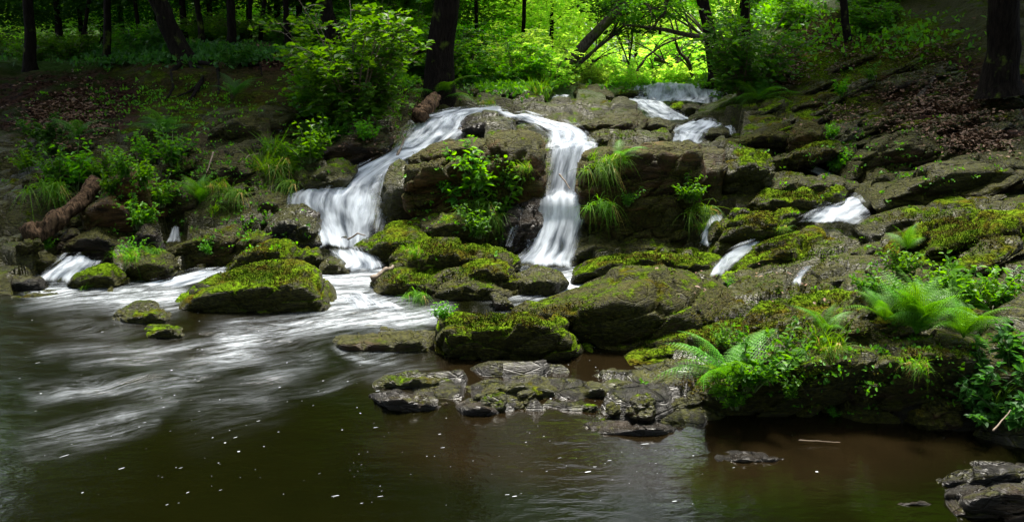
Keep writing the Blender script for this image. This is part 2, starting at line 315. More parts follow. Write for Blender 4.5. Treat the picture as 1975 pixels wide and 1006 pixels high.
# ------------------------------------------------------------ falling water
FLOWS = []
def flow(name, label, secs, op=.6, bulge=.06, nu=40, lift=0.0, rough=.03, sub=14):
    L = np.array([P(*s[0]) for s in secs]); Rr = np.array([P(*s[1]) for s in secs]); n = len(secs)
    if op == .9: mm_ = (L + Rr) / 2; L = mm_ + (L - mm_) * 1.13; Rr = mm_ + (Rr - mm_) * 1.13
    t = np.linspace(0, n - 1, (n - 1) * sub + 1)
    def cr(A):
        k = np.clip(t.astype(int), 0, n - 2); f = (t - k)[:, None]
        a = A[np.clip(k - 1, 0, n - 1)]; b = A[k]; c = A[k + 1]; d = A[np.clip(k + 2, 0, n - 1)]
        return .5 * (2 * b + (c - a) * f + (2 * a - 5 * b + 4 * c - d) * f ** 2 + (3 * b - a - 3 * c + d) * f ** 3)
    l, r = cr(L), cr(Rr); u = np.linspace(-.06, 1.06, nu)
    V = l[:, None] * (1 - u)[None, :, None] + r[:, None] * u[None, :, None]; nv = len(t)
    mid = V[:, nu // 2]; ds = np.linalg.norm(np.diff(mid, axis=0), axis=1); s = np.concatenate([[0], np.cumsum(ds)])
    wdt = np.linalg.norm(r - l, axis=1)
    along = np.gradient(V, axis=0); acr = np.gradient(V, axis=1); nr = np.cross(acr, along); nr /= np.linalg.norm(nr, axis=2, keepdims=True) + 1e-9
    nr *= np.where(nr[..., 2:3] - nr[..., 1:2] * .6 < 0, -1, 1)
    uu = (u[None] - .5) * wdt.mean(); uv = np.stack([np.repeat(uu, nv, 0) + len(FLOWS) * 3.7, np.repeat(s[:, None], nu, 1)], -1)
    q = np.concatenate([uv.reshape(-1, 2) * np.array([7, 1.3]), np.full((nv * nu, 1), len(FLOWS) * 2.1)], 1)
    dn = fbm(q, 3, 5).reshape(nv, nu) * rough * 2 + fbm(q * np.array([.3, 1, 1]), 2, 8).reshape(nv, nu) * rough * 3
    prof = np.clip(1 - (2 * u - 1) ** 2, -.3, 1)[None]
    V = V + nr * (bulge * prof + dn * .55 + lift)[..., None]
    edge = np.clip(np.minimum(u + .06, 1.06 - u) / .34, 0, 1)[None] * np.clip(np.minimum(s + .0, s[-1] - s + .0) / .18, 0, 1)[:, None]
    FLOWS.append(V)
    o = mk(name, V.reshape(-1, 3), gridF(nu, nv), M_FALL[op], uv=uv.reshape(-1, 2), attrs={'edge': edge.ravel()})
    if op == .9:
        W_ = V.mean(1, keepdims=True) + (V - V.mean(1, keepdims=True)) * np.array([1.22, 1.1, 1.06]) + nr * .045
        mk('veil', W_.reshape(-1, 3), gridF(nu, nv), M_FALL[.35], o, uv=uv.reshape(-1, 2) + 9.3, attrs={'edge': (edge ** .6).ravel()})
    tag(o, label, 'waterfall'); return o
flow('waterfall', 'long slanting white cascade sliding down to the left from under the big trunk', [
 ((978,213,14.9),(978,218,14.4)),((935,211,14.8),(935,221,14.1)),((858,212,14.3),(905,238,13.0)),((792,231,13.2),(915,256,12.4)),((768,262,12.3),(895,272,12.1)),((742,290,11.6),(852,296,11.6)),((680,322,11.0),(795,315,11.1)),
 ((600,352,10.6),(768,350,10.6)),((552,384,10.15),(758,386,10.1)),((562,425,9.85),(748,428,9.8)),((585,462,9.5),(734,458,9.5)),((600,488,9.2),(722,486,9.2))], .9, .05, 64)
flow('waterfall', 'small white step of water below the long slanting cascade', [
 ((625,476,9.25),(712,476,9.25)),((630,490,9.1),(730,488,9.1)),((645,513,8.75),(742,513,8.75)),((590,534,8.5),(760,530,8.5))], .9, .05)
flow('waterfall', 'broad central plunging waterfall, whitest and tallest of all, between two blocky boulders', [
 ((955,222,13.9),(955,212,14.8)),((988,236,12.9),(1000,222,13.8)),((1020,248,12.2),(1070,238,12.8)),((1045,262,11.6),(1134,256,11.9)),((1050,278,11.3),(1146,276,11.5)),
 ((1052,288,10.5),(1160,288,10.7)),((1052,296,10.25),(1150,300,10.3)),
 ((1048,340,9.95),(1134,345,9.95)),((1036,378,9.75),(1132,378,9.75)),((1028,390,9.4),(1136,390,9.4)),((1022,430,9.3),(1138,430,9.3)),((1008,478,9.1),(1124,480,9.0)),((980,505,8.85),(1116,510,8.8)),((960,526,8.65),(1126,528,8.6))], .9, .06, 60)
flow('waterfall', 'side spill of white water hiding under the mossy long slab right of the central fall', [
 ((1085,268,11.9),(1140,262,12.1)),((1080,285,11.2),(1142,284,11.3)),((1055,300,10.6),(1150,298,10.6))], .9, .08)
flow('waterfall', 'thin veil of water trickling over the dark wet rock left of the central fall', [
 ((985,386,9.5),(1045,388,9.5)),((975,425,9.25),(1040,425,9.3)),((965,465,9.0),(1010,470,9.1)),((960,492,8.85),(1000,500,8.85))], .35, .03)
flow('waterfall', 'wide low topmost step of the falls below the bright clearing', [
 ((1222,164,20.6),(1398,163,20.6)),((1216,172,20.0),(1402,171,20.0)),((1212,192,19.2),(1408,190,19.2)),((1200,202,18.5),(1406,202,18.5))], .9, .06, 60, rough=.05)
flow('waterfall', 'small twin strand falling just left of the slanting upper stream', [
 ((1178,192,18.2),(1215,193,18.2)),((1180,205,17.6),(1212,205,17.6)),((1186,221,17.0),(1214,220,17.0))], .9, .05)
flow('waterfall', 'upper stream slanting right between dark blocks below the topmost step', [
 ((1196,190,18.8),(1270,194,18.6)),((1218,204,17.6),(1292,204,17.6)),((1238,216,16.8),(1314,216,16.8)),((1248,228,16.0),(1334,228,16.0)),((1250,238,15.4),(1342,238,15.4))], .9, .04)
flow('waterfall', 'middle cascade fanning over a ledge above the brown square block', [
 ((1330,232,15.0),(1378,232,15.0)),((1300,246,14.2),(1396,245,14.2)),((1282,256,13.6),(1372,257,13.6)),((1284,280,12.6),(1352,282,12.6))], .9, .05)
flow('waterfall', 'tiny white spout at the foot of the pale sloping slab', [
 ((1386,240,14.6),(1416,240,14.6)),((1398,250,14.1),(1422,250,14.1)),((1404,265,13.5),(1426,265,13.5))], .6, .03, 20)
flow('waterfall', 'rippled stream sliding right across a dark slab behind the flat mossy ledge', [
 ((1488,312,11.3),(1560,308,11.5)),((1520,326,10.9),(1600,322,11.0)),((1560,338,10.5),(1640,340,10.5)),((1610,352,10.2),(1665,352,10.2))], .6, .03)
flow('waterfall', 'quiet white chute pouring left out of the little basin on the right', [
 ((1648,370,10.0),(1714,370,10.0)),((1632,384,9.7),(1706,388,9.6)),((1592,398,9.2),(1698,402,9.2)),((1548,418,8.8),(1676,424,8.75)),((1522,442,8.45),(1652,450,8.4))], .9, .07)
flow('waterfall', 'narrow smooth fall beside hanging grass right of the brown square block', [
 ((1372,414,9.4),(1402,412,9.4)),((1362,430,9.2),(1392,430,9.2)),((1350,455,8.95),(1380,460,8.95)),((1342,485,8.7),(1374,488,8.7))], .9, .05, 24)
flow('waterfall', 'small crooked rill running between mossy boulders towards the big brown slab', [
 ((1462,462,8.9),(1490,462,8.9)),((1425,480,8.5),(1460,480,8.5)),((1392,498,8.2),(1435,500,8.2)),((1372,520,7.9),(1410,522,7.9)),((1362,545,7.6),(1390,545,7.6))], .9, .04, 24)
flow('waterfall', 'thinnest free falling spout beside a dark rounded rock on the right', [
 ((1560,505,7.6),(1588,503,7.6)),((1542,520,7.45),(1562,522,7.45)),((1528,540,7.3),(1546,542,7.3)),((1520,566,7.05),(1544,568,7.05))], .9, .03, 16)
flow('waterfall', 'dark sheet of broken drips under the little basin on the right', [
 ((1640,460,8.3),(1690,462,8.3)),((1642,478,8.15),(1690,478,8.15)),((1645,496,8.0),(1680,494,8.0))], .35, .02)
flow('waterfall', 'small white spout deep between rocks below the pointed brown boulder', [
 ((330,432,9.9),(348,432,9.9)),((326,448,9.7),(352,448,9.7)),((316,466,9.5),(356,466,9.5)),((302,480,9.3),(350,478,9.3))], .6, .03, 20)
flow('waterfall', 'slim high trickle beside the tall grass below the large shrub', [
 ((534,236,11.9),(556,236,11.9)),((532,250,11.8),(552,252,11.8)),((534,272,11.6),(548,274,11.6))], .6, .03, 16)
flow('waterfall', 'faint trickle running down the left end of the mossy rock face', [
 ((590,312,11.0),(612,310,11.0)),((572,332,10.7),(594,334,10.7)),((563,358,10.4),(580,360,10.4)),((562,384,10.2),(574,386,10.2))], .35, .03, 16)
flow('waterfall', 'tiny white glint at the top of the dark shiny rock', [
 ((460,436,9.6),(508,432,9.6)),((470,442,9.5),(500,440,9.5))], .6, .01, 16)
flow('waterfall', 'low foaming cascade at the left edge above the pool', [
 ((122,497,9.0),(204,497,9.0)),((98,514,8.6),(192,514,8.6)),((66,534,8.2),(178,532,8.2)),((42,557,7.95),(182,557,7.95))], .9, .05)
flow('waterfall', 'low rippling cascade behind the small boulder in the pool', [
 ((380,520,8.75),(470,522,8.8)),((345,532,8.5),(440,534,8.5)),((295,545,8.3),(415,550,8.2)),((240,560,8.0),(360,572,7.9))], .9, .04)
flow('waterfall', 'low fanned cascade of silky water between the flat topped boulder and central mossy rocks', [
 ((622,562,7.9),(735,560,7.9)),((628,575,7.6),(760,574,7.6)),((632,592,7.3),(800,592,7.3)),((620,612,7.0),(850,608,7.0))], .6, .04, 56)
flow('waterfall', 'little white corner stream tumbling by the mossy green block near the top', [
 ((1062,183,17.6),(1108,181,17.6)),((1056,192,17.0),(1104,192,17.0)),((1052,206,16.4),(1080,206,16.4))], .6, .03, 20)
# carve the slope below every stream
for V in FLOWS:
    v = V.reshape(-1, 3); a = v[:, 0] / v[:, 1]; i = np.clip(np.round((a + 1.25) / 2.5 * (QN - 1)).astype(int), 1, QN - 2); j = np.clip(np.round(np.interp(v[:, 1], Ys, np.arange(YN))).astype(int), 1, YN - 2)
    for st_ in np.linspace(.05, 1.4, 9):
        d_ = v - np.array([0, 0, CAMH]); w_ = np.array([0, 0, CAMH]) + d_ * (1 - st_ / v[:, 1:2]); jj = np.clip(np.round(np.interp(w_[:, 1], Ys, np.arange(YN))).astype(int), 1, YN - 2)
        for dj in (-2, -1, 0, 1, 2): np.minimum.at(TZ, (jj + dj, i), w_[:, 2] - .05)
    for di in (-1, 0, 1):
        for dj in (-1, 0, 1): np.minimum.at(TZ, (j + dj, i + di), v[:, 2] - .10)
FM = np.zeros((101, 198), bool)
for V in FLOWS:
    fx, fy = proj(V.reshape(-1, 3)); ok = (fx > 0) & (fx < 1975) & (fy > 0) & (fy < 1006); FM[(fy[ok] / 10).astype(int), (fx[ok] / 10).astype(int)] = True
flat = np.stack([XX.ravel(), YY.ravel(), TZ.ravel()], 1)
px, py = proj(flat)
def ell(cx, cy, rx, ry): return sstep(1.25, .75, np.sqrt(((px - cx) / rx) ** 2 + ((py - cy) / ry) ** 2))
litter = np.clip(.45 * lbank * (px < 1000) + ell(110, 200, 160, 70) + ell(1830, 175, 170, 65) + ell(1900, 240, 130, 60) + ell(1510, 130, 40, 45) + ell(520, 110, 60, 25) + ell(1600, 60, 90, 40) + ell(640, 235, 60, 40), 0, 1) * (flat[:, 1] > 9)
green = np.clip(sstep(15.5, 18, flat[:, 1]) * (px > -400) * (px < 1460) + .9 * sstep(18, 22, flat[:, 1]) + ell(110, 128, 90, 10) * .6, 0, 1)
tmoss = np.full(len(flat), .16) - .34 * (flat[:, 2] < .22) * (flat[:, 1] < 6.6) + .18 * ell(1650, 200, 250, 110) + .2 * ell(1650, 80, 200, 60) + .15 * ell(300, 190, 260, 60)
mk('ground', flat, gridF(QN, YN), M_TERR, attrs={'litter': litter, 'green': green, 'tmoss': tmoss, 'ttone': np.clip(.6 + .3 * fbm(flat * .5, 2, 40) - .9 * (flat[:, 2] < .25) * (flat[:, 1] < 6.6), -1, 1), 'twet': np.clip(.75 + .4 * sstep(.35, .1, flat[:, 2]) - .5 * litter - .4 * (flat[:, 1] > 13) * ((px < 900) | (px > 1450)), 0, 1)})
bpy.data.objects['ground']['kind'] = 'structure'
# ------------------------------------------------------------ pool
pq = np.linspace(-1.3, 1.3, 700); pY = np.linspace(2.6, 9.4, 420); PY, PQ = np.meshgrid(pY, pq, indexing='ij')
pv = np.stack([(PQ * PY).ravel(), PY.ravel(), np.zeros(PY.size)], 1); ppx, ppy = proj(pv)
foam = np.zeros(len(pv))
wx = ppx + 26 * fbm(pv * np.array([1.1, 1.6, 1]), 3, 31); wy = ppy + 16 * fbm(pv * np.array([.9, 1.6, 1]) + 5, 3, 33)
vary = .55 + .9 * np.clip(fbm(np.stack([ppx / 90, ppy / 30, 0 * ppx], 1), 3, 35) + .35, 0, 1)
def streak(poly, wd, amp, jit=.5):
    p = pts(poly); global foam
    best = np.zeros(len(pv)); L = np.concatenate([[0], np.cumsum(np.hypot(*np.diff(p, axis=0).T))])
    for q, (a, b) in enumerate(zip(p[:-1], p[1:])):
        ab = b - a; t = np.clip(((wx - a[0]) * ab[0] + (wy - a[1]) * ab[1]) / (ab @ ab), 0, 1)
        d = np.hypot(wx - a[0] - t * ab[0], (wy - a[1] - t * ab[1])); u = (L[q] + t * (L[q + 1] - L[q])) / L[-1]
        tp = np.clip(np.minimum(u + .25, 1.0 - u * .8) * 1.6, .05, 1) if amp < 1 else 1.
        best = np.maximum(best, tp * np.exp(-(d / (wd * (1.1 + .3 * u))) ** 2))
    foam = np.maximum(foam, amp * best * (vary if amp < 1 else .75 + .25 * vary))
streak('90,560 160,570 260,575 330,570', 16, 1.15); streak('40,590 130,575 300,585', 10, .85)
streak('640,545 650,560', 40, 1.3); streak('700,560 660,600 600,625 520,640 440,655', 18, 1.1); streak('860,600 760,608 640,620 540,640 460,650', 12, 1.2)
streak('620,610 560,640 470,668 400,700 340,735 280,760', 24, .85); streak('440,655 340,668 230,668 100,680', 12, .7)
streak('400,690 330,690 240,700 150,712', 10, .65); streak('350,730 250,750 130,755 60,765', 12, .65); streak('330,780 250,800 160,830 60,850', 15, .55)
streak('400,640 470,620 540,615', 8, .5); streak('300,820 200,850 60,880', 10, .42); streak('980,545 1110,545', 30, 1.6); streak('1040,540 1100,560', 26, 1.5)
streak('640,660 700,685 760,692', 5, .8); streak('680,640 720,680 800,700', 25, .3); streak('100,620 260,640', 14, .35); streak('80,560 150,556', 22, 1.2); streak('730,530 620,540', 18, 1.4)
streak('330,560 230,575', 22, 1.2); streak('620,560 700,580 760,600', 30, 1.2); streak('540,630 560,690 500,750 400,790', 34, .30); streak('620,640 600,680 540,720', 22, .25); streak('700,700 640,740 560,760', 10, .16); foam *= np.where(ppy > 625, .62, .9)
brown = sstep(1.3, .6, np.hypot((ppx - 1350) / 560, (ppy - 850) / 110)) + sstep(1.3, .6, np.hypot((ppx - 1100) / 400, (ppy - 730) / 60)) + .6 * sstep(1.3, .6, np.hypot((ppx - 320) / 300, (ppy - 640) / 60)) * .6 + .3 * sstep(1.3, .5, np.hypot((ppx - 1000) / 300, (ppy - 860) / 80))
turb = np.clip(.8 * np.exp(-((ppx - 330) / 420) ** 2 - ((ppy - 690) / 130) ** 2) + foam, 0, 1)
pv[:, 2] += fbm(pv * np.array([2.2, 5, 1]), 3, 21) * .018 * turb
o = mk('water', pv, gridF(700, 420), M_POOL, attrs={'foam': foam, 'brown': np.clip(brown, 0, 1), 'turb': turb}); o['kind'] = 'structure'
V = np.array([(-16, -14, 0), (16, -14, 0), (16, -5.7, 0), (-16, -5.7, 0), (16, 2.6, 0), (-16, 2.6, 0)], float)
o = mk('water', V, [(0, 1, 2, 3), (3, 2, 4, 5)], M_POOL, attrs={'foam': np.zeros(6), 'brown': np.zeros(6), 'turb': np.zeros(6)}); o['kind'] = 'structure'
# small basins higher up
def basin(label, outline, Y):
    q = pts(outline); v = P(q[:, 0], q[:, 1], np.array(Y, float)); v[:, 2] = v[:, 2].mean(); c = v.mean(0)
    n = len(v); V = np.vstack([v, c]); F = [(i, (i + 1) % n, n) for i in range(n)]
    o = mk('water', V, F, M_POOL, attrs={'foam': np.full(n + 1, .3), 'brown': np.full(n + 1, .3), 'turb': np.full(n + 1, .5)}); o['kind'] = 'structure'
# ------------------------------------------------------------ rocks
ICO = {}
def ico(n):
    if n not in ICO:
        bm = bmesh.new(); bmesh.ops.create_icosphere(bm, subdivisions=n, radius=1)
        ICO[n] = (np.array([v.co for v in bm.verts]), np.array([[v.index for v in f.verts] for f in bm.faces])); bm.free()
    return ICO[n]
ROCKS = []; RV = []; RF = []; RN = [0]
def rock_from_points(name, pw, label, cat, moss, tone, wet, sub, seed, group=None, amp=1., strata=1., hard=14):
    c = (pw.max(0) + pw.min(0)) / 2; e = (pw.max(0) - pw.min(0)) / 2 + 1e-4; q = (pw - c) / e
    bm = bmesh.new()
    for v in q: bm.verts.new(v)
    bmesh.ops.convex_hull(bm, input=bm.verts); bm.normal_update()
    hv = np.array([v.co for v in bm.verts if v.link_faces]); cc = hv.mean(0)
    N = []; D = []
    for f in bm.faces:
        if f.calc_area() > 1e-6:
            nn = np.array(f.normal); p0 = np.array(f.verts[0].co); d = (p0 - cc) @ nn
            if d < 0: nn, d = -nn, -d
            N.append(nn); D.append(max(d, .04))
    bm.free(); N = np.array(N); D = np.array(D); N, idx = np.unique(np.round(N, 3), axis=0, return_index=True); D = D[idx]
    dirs, F = ico(sub)
    k = np.clip(dirs @ N.T / D, 0, None); m = k.max(1, keepdims=True); r = 1 / (m[:, 0] * ((k / m) ** hard).sum(1) ** (1 / hard)) * 1.06
    v = (cc + dirs * r[:, None]) * e + c
    s = float(np.cbrt(e.prod())) ; nrm = dirs / e; nrm /= np.linalg.norm(nrm, axis=1, keepdims=True)
    sz = min(s, .8); sc = 1 / sz; qv = v * sc * .8 + seed * 3.1
    bedc = v @ np.array([-.27, -.08, .96])
    bq = np.stack([v[:, 0] * .7, v[:, 1] * .7, bedc * 7], 1) + seed
    st = fbm(bq * 1.2, 3, 2); st2 = np.floor((st + 1) * 4) / 4 - 1
    w1, w2, cid = worley(np.stack([v[:, 0], v[:, 1], bedc * 2.], 1) * (1.5 / max(s, .18)) + seed * .7, 1)
    side = 1 - np.abs(nrm[:, 2]) * .7
    dsp = sz * amp * (.13 * fbm(qv, 4, 1) + .045 * fbm(qv * 5, 3, 4)) + amp * strata * side * min(sz * .15, .06) * (st2 * .6 + st * .6)
    dsp += amp * sz * ((cid - .5) * .20 - .12 * sstep(.12, 0, w2 - w1))
    v = v + nrm * dsp[:, None]
    o = mk(name, v - c, F, M_ROCK, smooth=True); o.location = c
    o['moss'] = float(moss + .04); o['tone'] = float(tone); o['wet'] = float(wet); tag(o, label, cat, group)
    RV.append(v); RF.append(F + RN[0]); RN[0] += len(v); ROCKS.append(o); return o
sd_ = [0]
def R(label, Y, th, outline, ridge=None, moss=.1, tone=.4, wet=.5, name='boulder', lean=.75, sub=None, amp=1., strata=1., cat='boulder', sink=.14, hard=22, push=-.12):
    q = pts(outline); sd_[0] += 1; y0, y1 = q[:, 1].min(), q[:, 1].max(); f = (y1 - q[:, 1]) / (y1 - y0); cx, cy = q.mean(0)
    parts = [P(q[:, 0], q[:, 1], Y + lean * th * f ** 1.2)]
    if ridge: rd = pts(ridge); dy = rd[:, 2] if rd.shape[1] > 2 else np.full(len(rd), push * th)
    else:
        x0, x1 = q[:, 0].min(), q[:, 0].max(); rd = np.array([[x0 + (x1 - x0) * t, y0 + (y1 - y0) * k] for t, k in ((.25, .5), (.5, .38), (.75, .5), (.5, .75))]); dy = np.full(4, push * th)
    parts.append(P(rd[:, 0], rd[:, 1], Y + dy))
    bk = P(cx + (q[:, 0] - cx) * .85, cy + (q[:, 1] - cy) * .72 + (y1 - y0) * .08, Y + th * (.9 + .35 * f)); parts.append(bk)
    lowm = f < .3; lo = P(q[lowm, 0], q[lowm, 1], np.full(lowm.sum(), Y)); lo[:, 2] -= sink; parts.append(lo)
    lo = lo.copy(); lo[:, 1] += th * .8; parts.append(lo)
    wpx = q[:, 0].max() - q[:, 0].min(); sub = sub or (6 if wpx > 260 else 5 if wpx > 95 else 4)
    return rock_from_points(name, np.vstack(parts), label, cat, moss, tone, wet, sub, sd_[0] * 1.37, amp=amp, strata=strata, hard=hard)
# ---- pool boulders
R('large boulder with a flat bright moss top and black undercut face in the pool', 7.15, .9, '340,582 362,562 430,526 490,508 582,505 612,521 630,560 634,604 560,614 440,612 362,600', '365,574,.02 420,562,-.04 500,560,-.06 590,543,-.02 440,590,.0 560,600,0', .36, .45, .5, lean=.9, strata=.4, amp=.55, hard=26)
R('small dark boulder with a mossy crest alone in the pool', 6.85, .45, '218,618 238,590 268,581 300,585 332,614 326,632 250,636', None, .2, .35, .7)
R('smallest low rock with moss tips at the foot of the lone pool boulder', 6.45, .35, '270,648 285,630 330,624 358,636 366,646 345,656 290,657', None, .3, .3, .7)
R('low layered slab poking left into the pool from the mossy block', 6.1, .7, '634,652 655,636 720,628 840,630 850,655 845,680 770,688 690,682 640,668', '660,655,-.02 740,655,-.05 820,655,-.05', .0, .4, .6, cat='rock slab', name='rock_slab', lean=.95)
R('square block coated in orange and green moss at the centre of the near shore', 5.95, .7, '838,648 856,612 930,598 1010,600 1078,616 1112,650 1150,682 1146,706 1050,710 900,696 842,682', '858,640,-.1 950,625,-.13 1060,630,-.12 1100,665,-.1 880,680,-.1 1040,700,-.1', .4, .6, .4, lean=.9)
R('huge tilted brown slab with a pointed peak, biggest rock of the middle shore', 6.25, 1.5, '985,598 1060,566 1170,525 1280,504 1334,510 1385,560 1446,582 1448,600 1345,645 1290,662 1205,706 1140,672 1092,632', '1110,600,-.1 1190,560,-.15 1275,516,.35 1180,640,-.2 1340,620,0 1230,690,-.1', .2, .75, .35, lean=.8, strata=.4, sub=6, amp=.7, hard=22)
R('dark underside rock wedged below the huge tilted slab', 6.2, .5, '1090,660 1140,640 1250,660 1300,690 1290,712 1150,712', None, -.3, .5, .6)
R('long mossy ledge running right from the huge tilted slab', 5.75, 1.2, '1228,700 1262,668 1330,645 1410,612 1500,585 1600,560 1700,560 1720,610 1700,660 1560,690 1400,706 1290,716', '1300,680,-.05 1450,640,-.1 1600,610,-.1 1500,680,-.1', .42, .4, .4, strata=1.6, name='rock_ledge', cat='rock ledge', sub=6)
R('flat wet slab with pale moss stripe, left end of the low shelf', 5.35, .45, '704,748 724,722 790,712 862,711 897,724 892,748 830,760 722,756', None, .12, .25, .9, name='rock_slab', cat='rock slab')
R('thin cracked shelf slab with a grass patch in the middle of the low shelf', 5.2, .5, '880,738 960,724 1060,727 1110,735 1100,765 1000,774 890,770', None, .05, .3, .85, name='rock_slab', cat='rock slab')
R('low wet shelf slab below the moss block, right part of the low shelf', 5.2, .5, '1060,734 1180,728 1320,732 1345,755 1300,772 1180,780 1070,765', None, .1, .3, .85, name='rock_slab', cat='rock slab')
R('glossy black rock lapped by water in front of the shelf, left one', 4.95, .35, '712,762 760,752 820,756 864,778 850,798 770,790', None, -.3, .1, 1, sub=5)
R('glossy black rock lapped by water in front of the shelf, second from left', 4.88, .3, '878,782 905,770 940,775 970,792 955,800 892,797', None, -.3, .1, 1)
R('wet black slab half sunk at the water edge under the ferns', 4.62, .5, '1112,834 1150,812 1220,803 1300,806 1334,826 1290,848 1160,850', None, -.3, .1, 1, sub=5, name='rock_slab', cat='rock slab')
R('wet dark slab stepping down to the water left of the ferns', 4.85, .5, '1140,806 1200,784 1300,774 1390,780 1420,810 1400,832 1280,818 1180,814', None, -.05, .2, .9, sub=5, name='rock_slab', cat='rock slab')
R('lone black rock awash in the pool near the right', 4.25, .3, '1336,880 1380,866 1440,864 1500,870 1534,882 1500,897 1385,899', None, -.5, .0, 1, strata=1.5)
R('cracked bedrock corner rising from the pool at lower right, front plate', 3.66, .45, '1830,985 1840,940 1900,915 1990,908 2060,912 2070,990 1880,1000', None, -.3, .0, .85, strata=2.2, hard=26, sub=6, lean=1.2, name='rock_slab', cat='rock slab')
R('upper plate of the cracked bedrock corner at lower right', 3.95, .4, '1790,935 1796,912 1830,894 1900,888 2020,886 2040,930 1900,945', None, -.25, .0, .85, strata=2.2, hard=26, sub=6, lean=1.3, name='rock_slab', cat='rock slab')
R('thin wet slab just awash beside the cracked bedrock corner', 3.78, .25, '1690,966 1750,954 1800,956 1830,975 1790,990 1720,985', None, -.5, .05, 1, name='rock_slab', cat='rock slab')
R('broad ledge block with mossy lip and black overhang above the brown water', 4.95, .9, '1340,770 1372,730 1440,704 1540,690 1660,668 1700,690 1700,790 1640,822 1500,830 1400,812', '1380,745,-.2 1540,705,-.25 1680,690,-.2', .2, .35, .6, lean=.6, name='rock_ledge', cat='rock ledge', sub=6, strata=1.3)
R('squared ledge block with rounded top under the big fern', 4.85, .9, '1650,690 1700,668 1790,658 1870,658 1896,690 1900,760 1850,815 1700,832 1640,800', '1690,690,-.2 1800,675,-.22 1880,690,-.15', .15, .35, .6, lean=.55, name='rock_ledge', cat='rock ledge', sub=6, strata=1.3)
R('tall shaded rock behind the dark leaves at the right edge', 4.7, .8, '1870,700 1890,640 1960,586 2060,580 2080,700 2050,860 1920,850 1880,780', None, .1, .4, .6, sub=5)
# ---- centre
R('mossy crest rock crowning the central boulder heap', 8.25, .8, '756,518 776,486 812,468 860,461 932,467 985,484 1002,508 960,526 830,530 762,528', None, .34, .55, .4)
R('mossy left shoulder of the central boulder heap beside the rapids', 7.75, .7, '712,566 722,540 745,516 800,508 852,516 872,560 862,590 770,592 722,582', None, .3, .5, .4)
R('rounded front rock of the central boulder heap with grass at its side', 7.6, .6, '815,575 828,534 862,512 920,512 985,530 1002,560 985,590 900,600 840,604', None, .22, .6, .5)
R('mossy cap rock leaning over a dark gap in the central heap', 7.8, .6, '880,520 915,500 975,500 998,520 1000,545 940,550 890,545', None, .4, .5, .4)
R('lone dark knob at the right end of the central boulder heap', 7.75, .6, '988,562 1002,524 1040,512 1078,528 1092,552 1064,572 1010,578', None, .1, .45, .6)
R('small leaning shard of slate between the heap and the near shore', 7.2, .2, '942,566 956,560 975,572 1002,604 985,610 955,592', None, .0, .15, .7)
R('tall rounded boulder with a crack, left bank of the central waterfall', 9.55, .9, '926,285 950,255 990,246 1026,252 1046,278 1054,330 1050,384 990,392 935,350', '950,285,.1 1010,275,0 1040,320,0 960,360,-.1', .02, .95, .3, strata=.5, lean=.6)
R('long brown boulder with mossy top left of the tall rounded one', 9.55, .9, '775,350 784,308 822,284 880,276 955,284 1000,330 995,395 900,425 800,400', '800,320,0 880,305,-.05 950,320,-.05', .04, .95, .3, lean=.6, sub=6)
R('wet stone breaking the foot of the slanting cascade', 9.55, .3, '636,470 642,452 660,444 680,452 684,470 660,478', None, -.3, .1, 1)
R('second wet stone parting the lower slanting cascade', 9.75, .3, '694,446 700,432 716,428 728,438 728,454 708,458', None, -.3, .1, 1)
R('mossy wet wall hugging the right edge of the long slanting cascade', 9.85, .6, '732,395 742,330 772,302 800,322 806,400 785,440 740,440', None, .12, .35, .8)
R('layered rock tier under the trailing leaves left of the central fall', 9.25, .7, '786,425 860,402 955,398 992,430 972,478 880,486 800,462', None, .16, .5, .5)
R('green mossy sloping rock at the foot of the long slanting cascade', 8.95, .7, '686,478 740,440 800,430 862,448 886,480 800,505 735,515 695,500', None, .34, .35, .5)
R('brown mossy knob above the central heap', 9.0, .5, '830,450 850,415 900,405 940,430 930,470 860,475', None, .2, .65, .4)
R('jet black wet rock pinned left of the falling column', 9.2, .6, '960,485 978,400 1000,385 1046,384 1056,430 1036,486 990,498', None, -.4, .05, 1, lean=.4)
R('big square brown block with a vertical pale stain, right bank of the central waterfall', 9.25, 1.1, '1116,360 1120,300 1160,284 1250,279 1352,283 1356,400 1310,412 1180,410 1128,400', '1125,315,-.02 1240,294,-.06 1345,296,-.02 1345,400,-.12 1180,405,-.12', -.04, .75, .25, lean=.75, hard=30, strata=1.2, sub=6, amp=.8)
R('narrow dark block leaning right of the big square brown block', 9.5, .7, '1340,290 1370,282 1396,290 1400,345 1382,396 1344,398', None, .0, .7, .4, lean=.35)
R('layered mossy lower block below the big square brown block', 9.15, .9, '1126,460 1134,402 1190,378 1300,368 1326,400 1332,482 1250,486 1150,478', '1200,392,-.02 1300,384,-.02 1320,470,-.12', .10, .8, .35, lean=.7, sub=6)
R('rounded dark rock at the right foot of the central waterfall', 8.9, .6, '1098,498 1104,468 1130,448 1180,448 1210,465 1212,498 1150,510 1105,508', None, .08, .45, .6)
R('low grey mossy rock under the layered lower block', 8.85, .6, '1190,495 1200,464 1260,454 1322,470 1340,492 1280,506 1200,508', None, .16, .4, .5)
R('mossy rock with a vertical seep just right of the narrow dark block', 9.6, .7, '1390,360 1398,312 1420,284 1466,288 1498,320 1484,358 1430,372', None, .3, .35, .6, lean=.5)
R('low wavy moss bank between the central plunge and the crooked rill', 8.15, .9, '1112,534 1128,506 1190,487 1290,476 1394,490 1396,515 1330,520 1200,532', None, .42, .3, .5, sub=5)
